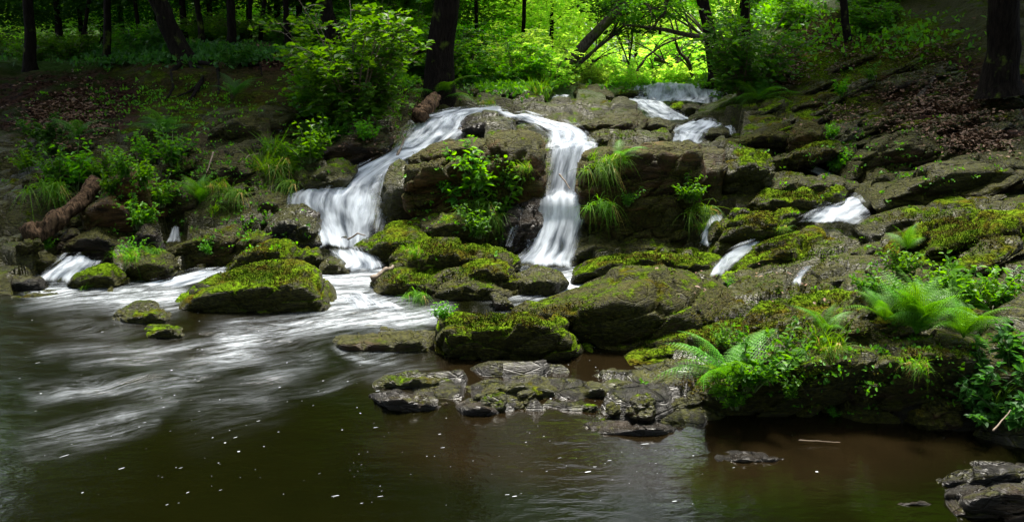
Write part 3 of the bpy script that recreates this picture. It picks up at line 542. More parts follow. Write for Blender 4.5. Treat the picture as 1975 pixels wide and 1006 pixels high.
# ---- right
R('long mossy boulder right of the narrow smooth fall', 8.65, 1.0, '1362,495 1378,440 1410,404 1460,390 1540,384 1560,412 1530,440 1470,465 1420,496', None, .36, .4, .5, sub=6)
R('flat moss cap below the thin overhanging ledge', 9.05, .8, '1450,392 1476,368 1540,359 1590,364 1600,388 1550,414 1465,412', None, .36, .4, .5)
R('rounded moss knob left of the quiet chute', 9.15, .5, '1580,384 1596,362 1618,355 1634,368 1628,386 1598,394', None, .34, .35, .5)
R('thin overhanging ledge with a dark slot beneath', 9.55, .8, '1448,360 1462,340 1500,330 1560,336 1620,348 1660,362 1655,382 1600,378 1530,368 1462,370', None, .12, .4, .5, name='rock_slab', cat='rock slab')
R('biggest domed moss boulder in the middle of the right bank', 7.95, 1.1, '1392,545 1408,515 1450,482 1510,456 1570,434 1628,442 1644,480 1640,505 1580,512 1530,530 1480,552 1420,562', None, .42, .3, .5, sub=6, amp=.8)
R('small layered boulder at the base of the biggest moss dome', 7.55, .5, '1376,556 1390,526 1430,515 1478,520 1484,548 1450,566 1390,568', None, .25, .3, .5)
R('low dark green rock between the small layered one and the thin spout', 7.2, .5, '1446,578 1460,548 1500,534 1530,545 1528,572 1480,588', None, .2, .3, .6)
R('smooth grey rounded rock behind the thin free falling spout', 7.15, .9, '1552,572 1572,520 1606,500 1680,494 1740,505 1750,540 1690,565 1600,582', None, .0, .2, .6, sub=6)
R('flat grey wet slab below the smooth rounded rock', 6.75, .6, '1440,600 1480,578 1560,568 1640,566 1680,585 1620,606 1500,612', None, .05, .2, .7, name='rock_slab', cat='rock slab', sub=5)
R('dark hooked rock above the little basin on the right', 10.2, .9, '1636,330 1650,298 1700,268 1756,248 1800,262 1856,308 1830,332 1745,352 1670,345', '1690,300,-.05 1760,275,-.05', .0, .45, .4, sub=6, strata=1.3)
R('small rounded rock with hollow top beside the little basin', 9.9, .5, '1668,362 1680,332 1712,320 1742,336 1744,362 1700,370', None, .12, .4, .4)
R('big sloping slab reaching the right edge above the little basin', 8.75, 1.2, '1696,400 1712,370 1750,345 1830,312 1900,296 1990,286 2080,290 2080,372 1950,384 1800,400', None, .08, .25, .4, sub=6, strata=1.4, name='rock_slab', cat='rock slab')
R('layered mossy slab pile right of the quiet chute', 8.25, 1.0, '1690,452 1712,424 1750,398 1800,385 1806,440 1760,450 1710,466', None, .22, .3, .6, sub=5, strata=1.8)
R('dark tiered slab with yellow moss below the big sloping slab', 8.0, 1.0, '1790,444 1800,392 1880,378 1980,380 2080,385 2080,440 1900,440 1830,450', None, .28, .3, .5, sub=6, strata=1.6)
R('long dark ledge under the layered slab pile', 7.8, .7, '1650,492 1700,462 1790,446 1830,462 1800,492 1720,505', None, .1, .3, .6, strata=1.4)
R('pale lichen covered dome with golden moss at the right edge', 6.95, 1.2, '1752,512 1768,462 1810,428 1880,404 1980,394 2080,396 2080,500 1950,512 1820,530', '1800,480,-.05 1900,450,-.05', .38, .15, .15, sub=6)
R('golden moss cushion rock at the base of the big fern', 6.2, .8, '1650,585 1668,555 1710,532 1764,540 1776,575 1740,600 1680,605', None, .5, .4, .3)
R('shaded layered wall behind the leafy herbs on the right', 6.4, .9, '1756,600 1764,530 1850,508 2000,498 2080,510 2080,596 1950,604 1830,612', None, .1, .35, .5, sub=6, strata=1.5)
R('low mossy hump in front of the shaded layered wall', 5.45, .8, '1850,665 1880,612 1950,590 2060,584 2070,650 1960,680', None, .34, .4, .4, sub=5)
R('mossy back shelf under the big fern', 5.55, .9, '1560,650 1620,600 1720,590 1800,600 1880,610 1900,650 1800,670 1640,690', None, .36, .35, .4, sub=6, strata=1.6, name='rock_ledge', cat='rock ledge')
# ---- upper centre
R('pale smooth slab sloping up to the right, lightest rock of the slope', 11.6, 1.5, '1396,296 1410,277 1460,252 1530,230 1540,238 1528,280 1470,290 1420,300', None, -.05, .1, .1, strata=.5, hard=24, sub=5, name='rock_slab', cat='rock slab')
R('upright brown wedge standing at the head of the pale smooth slab', 11.3, .6, '1520,270 1532,236 1556,230 1590,240 1600,262 1580,278 1530,290', None, .0, .9, .2)
R('mossy tilted ridge below the brown wedge', 10.9, .9, '1500,314 1530,288 1580,270 1625,262 1634,282 1590,300 1530,322', None, .3, .35, .4)
R('long tilted grey plate cutting above the rippled stream', 10.5, .8, '1480,312 1540,294 1600,281 1640,279 1645,292 1600,298 1540,308 1500,314', None, .08, .15, .3, name='rock_slab', cat='rock slab')
R('green faced block right of the little white corner stream', 16.0, 1.2, '1070,222 1076,196 1110,189 1170,190 1188,204 1184,228 1130,238 1090,234', None, .3, .3, .4)
R('dark mossy hump in midstream above the central waterfall', 13.7, 1.0, '992,240 998,212 1018,199 1050,200 1068,220 1062,242 1020,244', None, .1, .3, .8)
R('flat split rock at the lip of the upper left stream', 17.6, 1.0, '1108,186 1116,172 1150,164 1182,178 1186,190 1150,192', None, .1, .25, .4)
R('long dark mossy slab above the brown square block, left piece', 11.3, 1.0, '1135,282 1142,258 1180,250 1240,249 1260,262 1262,284 1180,290', None, .12, .35, .5, sub=5, strata=1.4)
R('chunky mossy block above the brown square block, right piece', 11.2, .9, '1248,284 1254,256 1284,246 1296,262 1292,286', None, .25, .35, .5)
R('layered brown outcrop tilted upward between the two upper streams', 12.6, 1.0, '1080,262 1120,240 1180,220 1235,213 1252,222 1246,252 1180,256 1110,266', None, .0, .6, .4, sub=5, strata=1.8)
R('stacked dark ledge right of the tilted brown outcrop', 13.0, .8, '1240,250 1248,226 1290,232 1300,250 1270,258', None, .0, .4, .5)
R('thin pale plate propped up in midstream', 13.6, .5, '1082,234 1106,219 1128,230 1126,240 1096,242', None, .0, .3, .3)
R('green mossy block below the topmost step', 17.4, .8, '1290,210 1296,200 1312,197 1322,206 1316,216 1298,216', None, .35, .3, .4)
R('black rock pair splitting the upper stream, left piece', 16.6, .8, '1312,214 1318,202 1344,199 1354,208 1344,222 1322,223', None, -.05, .35, .6)
R('black rock pair splitting the upper stream, right piece', 17.0, .8, '1346,212 1356,201 1396,198 1412,208 1392,218 1356,220', None, -.1, .4, .6)
R('dark rounded rock above the middle cascade', 15.3, .8, '1322,236 1334,222 1374,220 1396,230 1380,242 1336,242', None, .0, .3, .6)
R('dark wedge dividing the middle cascade from the tiny spout', 13.6, .8, '1356,266 1366,248 1396,246 1406,258 1396,270', None, .05, .25, .6)
R('flat wet slab under the middle cascade', 12.2, .8, '1296,288 1340,278 1400,268 1420,272 1400,290 1340,294', None, -.1, .2, .9, name='rock_slab', cat='rock slab')
R('knobbly black wet rock at the crest of the long slanting cascade', 12.3, .9, '874,264 882,232 912,216 950,215 984,228 992,252 958,276 900,278', None, -.2, .1, 1)
R('low flat rock between the slanting cascade and the brown boulder', 10.9, .7, '838,300 858,278 930,268 952,280 920,300', None, .05, .5, .5)
R('brown rock wall below the big trunk, left piece', 16.2, .8, '876,204 884,180 925,172 962,178 964,206 920,214', None, -.05, .8, .3)
R('brown rock wall below the big trunk, middle piece', 16.3, .8, '955,206 960,172 1000,166 1040,170 1058,184 1050,204 1000,212', None, -.05, .85, .2)
R('mossy low rock in front of the brown rock wall', 15.4, .7, '920,214 930,197 970,192 995,200 992,216', None, .2, .4, .5)
R('flat rock on the skyline left of the topmost step', 20.2, 1.0, '1070,172 1086,162 1130,161 1160,168 1150,178 1090,180', None, .0, .3, .5)
R('mossy rocks lining the left end of the topmost step', 19.5, .8, '1186,184 1200,172 1232,172 1244,184 1220,192', None, .25, .3, .5)
R('steep dark mossy bank rock at the right end of the topmost step', 19.8, 1.4, '1340,172 1358,152 1384,138 1408,134 1430,150 1436,180 1400,190 1384,176', None, .15, .4, .5)
R('dark rock under the fern at the right end of the topmost step', 17.5, .9, '1398,205 1410,188 1450,180 1486,186 1480,204 1430,214', None, .0, .4, .5)
R('black cut bank block beside the leaf litter path', 15.6, .9, '1480,194 1492,172 1550,150 1592,152 1596,174 1540,188', None, .0, .55, .4)
# ---- left
R('pointed brown boulder with a white lichen spot, tallest on the left shore', 9.6, .8, '196,372 212,345 250,324 275,335 300,365 305,400 260,425 210,405', '225,365,-.05 258,345,-.05', -.12, .9, .2, strata=.3, hard=22, amp=.6)
R('brown slanted boulder in front of the pointed one, beside the log', 9.3, .8, '152,402 180,382 216,366 250,392 262,420 240,436 190,438 160,422', None, -.1, .95, .3, strata=.3, hard=22, amp=.6)
R('low grey topped rock lying left of the white spout', 8.95, .6, '106,486 116,462 160,456 200,432 222,442 250,458 252,482 190,494', None, -.05, .3, .4, sub=5)
R('round dark stone beside the low grey topped rock', 9.0, .3, '260,460 268,440 288,431 304,445 302,464 280,472', None, -.25, .1, .7)
R('long mossy brown rock below the white spout', 8.85, .6, '318,498 340,470 400,440 432,424 462,430 472,470 450,490 380,505', None, .15, .5, .4, sub=5)
R('mossy saddle rock right of the long brown one', 8.9, .5, '440,490 462,458 500,440 522,452 520,480 480,495', None, .25, .4, .4)
R('green domed rock behind the flat topped boulder', 8.55, .7, '436,520 454,494 492,472 540,460 576,478 574,506 520,518', None, .36, .35, .4, sub=5)
R('glossy black boulder left of the slanting cascade foot', 9.35, .7, '498,462 512,425 535,400 580,391 612,415 620,452 592,476 540,474', None, -.12, .05, 1, sub=5, amp=1.3)
R('small mossy lump at the foot of the glossy black boulder', 8.75, .4, '568,512 578,484 596,474 618,482 626,502 600,518', None, .35, .3, .5)
R('small dark dome with water curling round it', 8.6, .4, '610,526 616,502 636,490 660,500 672,520 640,528', None, .1, .3, .7)
R('mossy rock face left of the slanting cascade', 10.35, .8, '560,388 572,335 600,312 650,298 686,312 690,336 660,368 600,392', None, .2, .3, .7, sub=5)
R('wet brown ledge above the mossy rock face', 11.2, .9, '596,312 612,285 660,262 720,250 760,266 752,292 690,306 640,308', None, -.1, .6, .9, sub=5)
R('mossy hump with hanging grass in the left stream', 8.0, .5, '132,558 148,530 176,514 214,508 238,524 240,552 190,564', None, .36, .3, .5)
R('mossy block under the drooping grass tuft on the left', 8.3, .6, '228,536 236,492 262,480 320,486 340,505 338,536 280,544', None, .2, .4, .4)
R('dark wet rock at the left edge of the pool', 7.9, .4, '20,560 30,532 62,528 84,540 86,556', None, -.2, .15, .8)
R('flat mossy rock above the low foaming cascade', 8.8, .6, '20,522 40,498 80,492 104,500 100,514 70,526', None, .15, .4, .5)
R('mossy brown outcrop high on the left bank under the roots', 11.7, 1.0, '380,282 388,235 420,212 480,203 520,228 532,262 500,290 420,296', None, .12, .45, .5, sub=5)
R('dark outcrop above the tall grass', 12.0, .8, '480,236 500,206 545,204 570,225 560,255 510,262', None, .0, .3, .6)
R('orange brown stone topped with grass on the left bank', 10.7, .4, '314,340 320,306 338,294 366,304 374,326 350,346', None, .05, .95, .3)
R('shadowed block behind the small fern', 10.4, .7, '372,345 378,300 440,292 492,304 490,346 420,352', None, .0, .45, .4)
R('dark mossy rock left of the small fern', 10.0, .6, '300,408 312,372 345,345 380,356 384,396 350,418', None, .12, .4, .5)
R('mossy rock under the brown grass clump', 9.9, .6, '384,420 396,380 440,360 484,372 488,420 430,434', None, .15, .4, .5)
R('dark mossy boulder between the tall grass and the slanting cascade', 9.95, .7, '474,430 486,372 512,350 548,368 562,412 530,440', None, .15, .35, .5)
R('low dark stone under the log', 9.2, .5, '36,470 50,440 110,432 130,452 100,478', None, .0, .4, .5)
R('dark rock in the hollow above the log', 10.2, .7, '40,400 56,355 110,340 150,356 160,392 110,412', None, .05, .4, .5)
R('mossy dark rock at the left edge below the low grey rock', 8.6, .5, '36,520 50,480 96,482 116,498 110,516 76,526', None, .1, .35, .5)
# ---- countless lesser rocks: copies of a few shapes
def along(px_, py_):
    L = np.linspace(4, 20, 700); a = P(px_, py_, L); h = terr(a[:, 0], a[:, 1]) > a[:, 2]
    if not h.any(): return None
    return a[np.argmax(h)]
def unit_rock(kind, seed, ex, moss, tone, wet, strata, label, cat, group, name):
    r = np.random.default_rng(seed); q = r.normal(size=(16, 3)); q /= np.linalg.norm(q, axis=1, keepdims=True); q *= r.uniform(.75, 1, (16, 1)); q = q * np.array(ex)
    global RV, RF; n0 = RN[0]
    o = rock_from_points(name, q, label, cat, moss, tone, wet, 4, seed, group, 1.1, strata); RV.pop(); RF.pop(); RN[0] = n0
    me = o.data; vv = np.zeros(len(me.vertices) * 3, np.float32); me.vertices.foreach_get('co', vv); o['_r'] = 0; del o['_r']
    return o, vv.reshape(-1, 3).astype(float)
def scatter(n, boxes, protos, szr, tilt, used, what='', where=()):
    k = 0
    for bi, (x0, y0, x1, y1, wgt) in enumerate(boxes):
        for _ in range(int(n * wgt)):
            p = along(rng.uniform(x0, x1), rng.uniform(y0, y1))
            if p is None: continue
            gx, gy = proj(p); gi, gj = int(gy / 10), int(gx / 10)
            if FM[max(gi - 4, 0):gi + 2, max(gj - 3, 0):gj + 4].any(): continue
            (o, vv) = protos[rng.integers(len(protos))]
            d = p[1]; s = rng.uniform(*szr) * (.55 + .045 * d) * rng.uniform(.7, 1.25)
            if o in used: c = o.copy(); C.collection.objects.link(c)
            else: c = o; used.add(o)
            c['moss'] = float(rng.uniform(-.05, .36))
            if what: c['label'] = what + ' ' + ('mossy ' if c['moss'] > .17 else 'bare ') + where[0] + ' ' + where[1 + bi]; c['tone'] = float(rng.uniform(.1, .75)); c['wet'] = float(rng.uniform(.35, .85) if p[1] < 15 else .4)
            rot = (rng.uniform(-.25, .25), -tilt + rng.uniform(-.14, .14), rng.uniform(-.5, .5) + (math.pi if rng.random() < .0 else 0))
            c.location = p + np.array([0, .12 * s, .05 * s]); c.rotation_euler = rot; c.scale = (s, s * rng.uniform(.8, 1.2), s * rng.uniform(.75, 1.2))
            from mathutils import Euler
            Rm = np.array(Euler(rot).to_matrix()); w_ = (vv * np.array(c.scale)) @ Rm.T + np.array(c.location)
            RV.append(w_); RF.append(ico(4)[1] + RN[0]); RN[0] += len(w_); k += 1
slabs = [unit_rock('s', 100 + i, (1.0, .55, .22), .2, .3, .4, 2.2, 'narrow tilted slate slab lying among the dipping ledges of the right bank', 'rock slab', 'slate slabs of the right bank', 'rock_slab') for i in range(5)]
stones = [unit_rock('r', 200 + i, (.8, .6, .5), .2, .4, .4, 1.0, 'small plain stone filling a gap between boulders and streams', 'rock', 'lesser stones between the boulders', 'rock') for i in range(5)]
used = set()
scatter(150, [(1430, 185, 1960, 300, .42), (1560, 130, 1960, 200, .12), (1620, 290, 1960, 420, .16), (1480, 590, 1900, 680, .12), (1700, 440, 1960, 560, .08), (1050, 180, 1420, 270, .10)], slabs, (.30, .55), .33, used, 'narrow tilted', ('slate slab among the ledges', 'of the middle right slope', 'beside the upper leaf litter', 'around the little basin on the right', 'near the big spreading fern', 'beside the golden moss dome', 'beside the upper streams'))
scatter(150, [(40, 430, 620, 540, .25), (60, 290, 600, 420, .26), (690, 180, 1060, 270, .12), (1050, 175, 1420, 290, .2), (1100, 450, 1400, 560, .08), (1380, 380, 1700, 560, .08), (1300, 720, 1900, 830, .04)], stones, (.18, .34), .1, used, 'small', ('stone', 'along the left shore of the pool', 'among the herbs of the left bank', 'around the crest of the falls', 'beside the upper right cascade', 'at the foot of the central waterfall', 'between the right hand streams', 'under the black overhang on the right'))
scatter(34, [(900, 760, 1380, 800, .5), (1100, 780, 1440, 840, .5)], stones, (.12, .22), .1, used, 'little wet', ('stone lodged in', 'the low shelf at the pool edge', 'the water line left of the ferny ledge'))
BV = np.vstack(RV + [flat]); BF3 = np.vstack(RF); tf = gridF(QN, YN) + RN[0]
tri = np.vstack([BF3, tf[:, [0, 1, 2]], tf[:, [0, 2, 3]]])
BVH = BVHTree.FromPolygons(BV.tolist(), tri.tolist(), epsilon=0.0)
CAMV = Vector((0, 0, CAMH))
def hit(px_, py_, maxd=60):
    d = Vector(P(px_, py_, 10.)) - CAMV; d.normalize(); r = BVH.ray_cast(CAMV, d, maxd)
    return (r[0], r[1]) if r[0] is not None else (None, None)
# ------------------------------------------------------------ plants
def nz_(v): return v / (np.linalg.norm(v, axis=-1, keepdims=True) + 1e-9)
def leafs(b, d, n, L, Wd, fold=.18, droop=.15):
    d = nz_(d); s = nz_(np.cross(d, n)); n = nz_(np.cross(s, d)); L = np.broadcast_to(L, (len(b),))[:, None]; Wd = np.broadcast_to(Wd, (len(b),))[:, None]
    up = n * fold * Wd
    V = np.stack([b, b + d * .35 * L + s * Wd * .5 + up, b + d * .74 * L + s * Wd * .34 + up - n * droop * .5 * L, b + d * L - n * droop * L,
                  b + d * .74 * L - s * Wd * .34 + up - n * droop * .5 * L, b + d * .35 * L - s * Wd * .5 + up], 1)
    k = np.arange(len(b))[:, None] * 6
    F = np.concatenate([k + np.array([[0, 1, 2, 3]]), k + np.array([[0, 3, 4, 5]])], 0)
    return V.reshape(-1, 3), F
def tube(p, r, k=7, wob=0., seed=0):
    p = np.asarray(p, float); r = np.broadcast_to(r, (len(p),)); t = nz_(np.gradient(p, axis=0)); up = np.array([.13, .31, .94]) if abs(t[0, 2]) < .8 else np.array([.9, .3, .1])
    a = nz_(np.cross(t, up)); b = np.cross(t, a); an = np.linspace(0, 2 * math.pi, k, endpoint=False)
    V = p[:, None] + (a[:, None] * np.cos(an)[None, :, None] + b[:, None] * np.sin(an)[None, :, None]) * r[:, None, None]
    if wob:
        f = fbm(np.stack([np.cos(an)[None] * 1.6 + 0 * r[:, None], np.sin(an)[None] * 1.6 + 0 * r[:, None], (np.arange(len(p)) * .3)[:, None] + 0 * an[None]], -1).reshape(-1, 3) + seed, 3, 3).reshape(len(p), k)
        V = p[:, None] + (V - p[:, None]) * (1 + wob * f)[..., None]
    i = np.arange((len(p) - 1) * k); rr = i // k; c = i % k; c2 = (c + 1) % k
    return V.reshape(-1, 3), np.stack([rr * k + c, rr * k + c2, (rr + 1) * k + c2, (rr + 1) * k + c], 1)
def joinm(L):
    V = []; F = []; n = 0
    for v, f in L: V.append(v); F.append(f + n); n += len(v)
    return np.vstack(V), np.vstack(F)
def curve(p0, d0, L, bend, n=8, wig=.0, r=None):
    t = np.linspace(0, 1, n)[:, None]; p = p0 + nz_(d0) * L * t + np.asarray(bend) * L * t ** 2
    if wig: p = p + wig * L * np.cumsum((r or np.random.default_rng(1)).normal(size=(n, 3)), 0) * .3 * t
    return p
def shrub(seed, H, R0, ns, leafL, mat, density=1.):
    r = np.random.default_rng(seed); T = []; LB = []; LD = []
    for i in range(ns):
        a = r.uniform(0, 2 * math.pi); out = r.uniform(.05, 1) ** .6; d = np.array([math.cos(a) * out * R0 / H, math.sin(a) * out * R0 / H, 1.])
        L = H * r.uniform(.45, 1.02) * (1.05 - .25 * out); p = curve(np.array([math.cos(a) * .05, math.sin(a) * .05, -.1]), d, L, [math.cos(a) * .18, math.sin(a) * .18, -.12 * out], 10, .02, r)
        T.append(tube(p, np.linspace(.014, .003, 10) * H / 1.6, 5))
        for j in range(int(11 * density)):
            k = r.integers(2, 10); a2 = r.uniform(0, 2 * math.pi); dd = np.array([math.cos(a2), math.sin(a2), r.uniform(-.1, .7)]); tl = H * r.uniform(.1, .24)
            q = curve(p[k], dd, tl, [0, 0, -.3], 6); T.append(tube(q, np.linspace(.004, .0015, 6) * H / 1.6, 4))
            for m in range(10):
                c = q[min(5, 1 + m // 2)] + r.normal(size=3) * .012 * H; s = 1 if m % 2 else -1; sd = np.array([-dd[1] * s, dd[0] * s, r.uniform(-.4, .5)]) * .9 + dd * .6
                LB.append(c); LD.append(sd)
    LB = np.array(LB); LD = np.array(LD); N = np.array([0, 0, 1.]) + r.normal(size=LB.shape) * .35
    sz = leafL * r.uniform(.6, 1.25, len(LB))
    return joinm(T), leafs(LB, LD, N, sz, sz * .72)
def place(proto_parts, name, root=None): ...
def mkplant(name, parts, label, cat, group=None):
    o = empty(name, (0, 0, -50), label, cat, group)
    for nm, (V, F), m in parts: mk(nm, V, F, m, o, smooth=False)
    return o
USED = set()
def put(proto, loc, rz=0, sc=1., label=None, group=None, tilt=(0, 0)):
    if proto in USED: return clone(proto, loc, rz, sc, label, group, tilt)
    USED.add(proto); proto.location = loc; proto.rotation_euler = (tilt[0], tilt[1], rz); proto.scale = (sc, sc, sc)
    if label: proto['label'] = label
    if group: proto['group'] = group
    return proto
def at(px_, py_, Y=None, sink=.0):
    if Y is None:
        h, n = hit(px_, py_)
        if h is None: return P(px_, py_, 12.)
        return np.array(h) - np.array([0, 0, sink])
    h, n = hit(px_, py_)
    if h is not None and abs(h.y - Y) < 2.2: return np.array(h) + np.array(n) * .03 + np.array([0, -.03, 0])
    return P(px_, py_, Y)
# big hazel shrub and its neighbour at the top right
a, b = shrub(11, 2.1, 1.0, 38, .105, M_SHRUB, 1.2)
g = mkplant('shrub', [('stem', a, M_TWIG), ('leaves', b, M_SHRUB)], 'large round leaved green shrub left of the big trunk', 'shrub')
put(g, at(690, 245, 12.7), .4, 1.06)
a, b = shrub(15, 1.5, .8, 26, .10, M_SHRUB, 1.1)
g = mkplant('shrub', [('stem', a, M_TWIG), ('leaves', b, M_SHRUB)], 'lower bright lobe of leaves hanging at the left foot of the large shrub', 'shrub')
put(g, at(640, 250, 12.3), 1.4, 1.0)
a, b = shrub(12, 2.3, 1.2, 34, .11, M_SHRUB, 1.1)
g = mkplant('shrub', [('stem', a, M_TWIG), ('leaves', b, M_SHRUB)], 'bright green shrub leaning over the right end of the topmost step', 'shrub')
put(g, at(1432, 190, 16.8), 2.0, 1.0, tilt=(0, -.15))
def herb(seed, H, ns, leafL, spread=.5, upright=True, asp=.5, mat=None):
    r = np.random.default_rng(seed); T = []; LB = []; LD = []; SZ = []
    for i in range(ns):
        a = r.uniform(0, 2 * math.pi); o = r.uniform(0, spread); d = np.array([math.cos(a) * o, math.sin(a) * o, 1.]); L = H * r.uniform(.5, 1.05)
        p = curve(np.array([math.cos(a), math.sin(a), 0]) * o * H * .2 + [0, 0, -.03], d, L, [math.cos(a) * .2, math.sin(a) * .2, -.25 * o], 9)
        T.append(tube(p, np.linspace(.006, .002, 9) * H * 2, 4))
        for k in range(2, 9):
            for s in range(2):
                th = k * 1.57 + s * math.pi + r.normal() * .3; dd = np.array([math.cos(th), math.sin(th), r.uniform(-.1, .35)])
                for q in range(r.integers(1, 4)):
                    LB.append(p[k] + dd * .01); LD.append(dd + r.normal(size=3) * .45); SZ.append(leafL * r.uniform(.6, 1.2) * (1.1 - .06 * k))
    LB = np.array(LB); LD = np.array(LD); SZ = np.array(SZ); N = np.array([0, -.2, 1.]) + r.normal(size=LB.shape) * .3
    return joinm(T), leafs(LB, LD, N, SZ, SZ * asp)
HERB = []
for i in range(5):
    a, b = herb(30 + i, .5, 9 + i, .085 + .01 * (i % 3), .7, asp=.55)
    HERB.append(mkplant('leafy_herb', [('stem', a, M_STEM), ('leaves', b, [M_LEAF, M_SHRUB][i % 2])], 'leafy herb', 'plant'))
a, b = herb(44, .5, 10, .10, .8, asp=.6)
DHERB = mkplant('leafy_herb', [('stem', a, M_STEM), ('leaves', b, M_DARKLEAF)], 'herb', 'plant')
def frond(L, npin, seed, droop=.45, fine=True):
    r = np.random.default_rng(seed); n = 30; t = np.linspace(0, 1, n); p = np.stack([t * L * .95, 0 * t, L * (.55 * t - (.35 + droop * .55) * t ** 2.2)], 1)
    T = tube(p, np.linspace(.006, .0015, n) * L * 1.2, 4); B = []; D = []; S = []
    for i in range(npin):
        u = .12 + .87 * i / npin; c = np.array([np.interp(u, t, p[:, k]) for k in range(3)]); tg = nz_(np.array([np.interp(u + .02, t, p[:, k]) - np.interp(u - .02, t, p[:, k]) for k in range(3)]))
        ln = L * .26 * (math.sin(math.pi * min(1, (u * .9 + .12))) ** .8) * (1 - .25 * u) + .012 * L
        for s in (-1, 1):
            dr = nz_(np.array([tg[0] * .35, s * 1., tg[2] * .35 - .10 + r.normal() * .04]))
            if fine:
                m = 9
                for k in range(m):
                    f = (k + .3) / m; q = c + dr * ln * f - np.array([0, 0, .25 * ln * f * f]); w_ = ln * .19 * (1 - f * .85)
                    for e in (-1, 1):
                        B.append(q); D.append(dr * .55 + e * tg * .9); S.append(w_)
            else: B.append(c); D.append(dr); S.append(ln)
    B = np.array(B); D = np.array(D); S = np.array(S); N = np.tile([-.1, 0, 1.], (len(B), 1)) + r.normal(size=B.shape) * .08
    return T, leafs(B, D, N, S, S * (.5 if fine else .22), .05, .1)
FR = []
for i in range(4):
    T, Lf = frond(.62, 19, 50 + i, [.35, .5, .65, .45][i]); FR.append(joinm([T, Lf]))
FRM = {}
def fern(label, loc, nfr, sc, az=None, seed=0, mat=None, lift=(.1, .9)):
    r = np.random.default_rng(seed); o = empty('fern', loc, label, 'fern'); mat = mat or M_FERN
    for i in range(nfr):
        k = r.integers(4); key = (k, mat.name); a = az[i] if az and i < len(az) else (2 * math.pi * i / nfr + r.normal() * .3)
        if key not in FRM: c = mk('frond', FR[k][0], FR[k][1], mat, o, smooth=False); FRM[key] = c
        else: c = FRM[key].copy(); C.collection.objects.link(c); c.parent = o
        s = sc * r.uniform(.75, 1.15); c.scale = (s, s, s); c.rotation_euler = (r.normal() * .2, -r.uniform(*lift), a)
    return o
def grass(seed, nb, L, Wd, hang=.0, fwd=0.):
    r = np.random.default_rng(seed); V = []; F = []; n = 0; m = 7; t = np.linspace(0, 1, m)
    cl = r.normal(size=(max(3, nb // 14), 3)) * np.array([.30, .10, .10]) * L; ca = r.uniform(0, 2 * math.pi, len(cl))
    for i in range(nb):
        q = r.integers(len(cl)); a = ca[q] + r.normal() * .9; o = abs(r.normal()) * .6; l = L * r.uniform(.3, 1.1) * (.75 + .5 * math.sin(q * 2.3) ** 2); d = np.array([math.cos(a) * o * .6, math.sin(a) * o * .5 - fwd * .8, 1. - min(.75, fwd * .9)]); d /= np.linalg.norm(d)
        b = cl[q] + r.normal(size=3) * .03 * L; dr = abs(r.normal()) * .5 + .12 + hang * r.uniform(.25, 1.)
        p = b + d * l * t[:, None] + np.stack([0 * t + math.cos(a) * .22 * l * t ** 2, math.sin(a) * .15 * l * t ** 2 - fwd * .2 * l * t ** 2, -dr * l * t ** 2.1], 1)
        s = nz_(np.cross(d, [r.normal(), r.normal(), .2])) * Wd * .5; ww = (1 - t ** 1.7)[:, None] * s + s * .08
        V.append(np.stack([p - ww, p + ww], 1).reshape(-1, 3)); k = n + np.arange(m - 1) * 2; F.append(np.stack([k, k + 1, k + 3, k + 2], 1)); n += 2 * m
    return np.vstack(V), np.vstack(F)
GT = {}
for nm, args, m2 in (('up', (70, 170, .30, .007, 0, 0), .1), ('droop', (71, 230, .30, .007, .7, .35), .12), ('long', (72, 200, .34, .0075, 1.1, .5), .05), ('thin', (73, 240, .26, .005, .5, .2), .3), ('few', (74, 26, .28, .007, .2, 0), 0)):
    V, F = grass(*args); nst = int(args[1] * m2); V2, F2 = grass(args[0] + 50, max(nst, 5), args[2] * .9, args[3], args[4] + .3, args[5])
    GT[nm] = mkplant('grass_tuft', [('blades', (V, F), M_GRASS)] + ([('dry_blades', (V2, F2), M_STRAW)] if nst > 4 else []), 'tuft', 'grass tuft')
# ---- ferns
fern('big spreading fern on the mossy shelf at the right', at(1765, 648, 5.4), 20, .80, seed=1, lift=(.2, 1.15))
fern('second crown of fronds merging into the right side of the big spreading fern', at(1850, 655, 5.3), 13, .62, seed=2, lift=(.1, 1.))
fern('low fronds spreading left from the big spreading fern', at(1700, 620, 5.6), 10, .55, seed=14, lift=(.2, 1.))
o = fern('fern with one long arching frond and bright fronds reaching left above the low shelf', at(1412, 735, 5.0), 8, .85, [3.35, 1.1, 4.1, 2.7, .7, 3.0, 4.6, 2.2], seed=3, lift=(.05, .6))
fern('small upright fern between the pointed boulder and the brown grass clump', at(384, 392, 9.85), 9, .85, seed=4, lift=(.5, 1.1))
fern('fern cascading below the big trunk', at(850, 195, 14.3), 12, 1.35, seed=5, lift=(.0, .7), mat=M_SHRUB)
fern('fern drooping off the bank right of the topmost step', at(1460, 195, 16.0), 12, 1.5, seed=6, lift=(-.2, .6), mat=M_SHRUB)
fern('little fern sharing the ledge with the long grass on the brown square block', at(1192, 306, 9.2), 7, .6, [.2, .8, 5.9, 5.2, 1.4, 4.6, .5], seed=7, lift=(.2, .8))
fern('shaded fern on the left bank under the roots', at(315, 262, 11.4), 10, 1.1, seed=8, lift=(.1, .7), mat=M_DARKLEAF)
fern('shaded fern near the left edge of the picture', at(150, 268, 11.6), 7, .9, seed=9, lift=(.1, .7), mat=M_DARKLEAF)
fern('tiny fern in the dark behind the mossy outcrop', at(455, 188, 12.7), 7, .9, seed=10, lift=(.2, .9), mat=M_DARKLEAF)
fern('small fern in front of the grass on the mossy right shelf', at(1592, 640, 5.5), 7, .5, seed=11, lift=(.3, 1.))
fern('pale fern tip at the moss dome right of the thin spout', at(1745, 480, 7.0), 6, .5, seed=12, lift=(.3, 1.1))
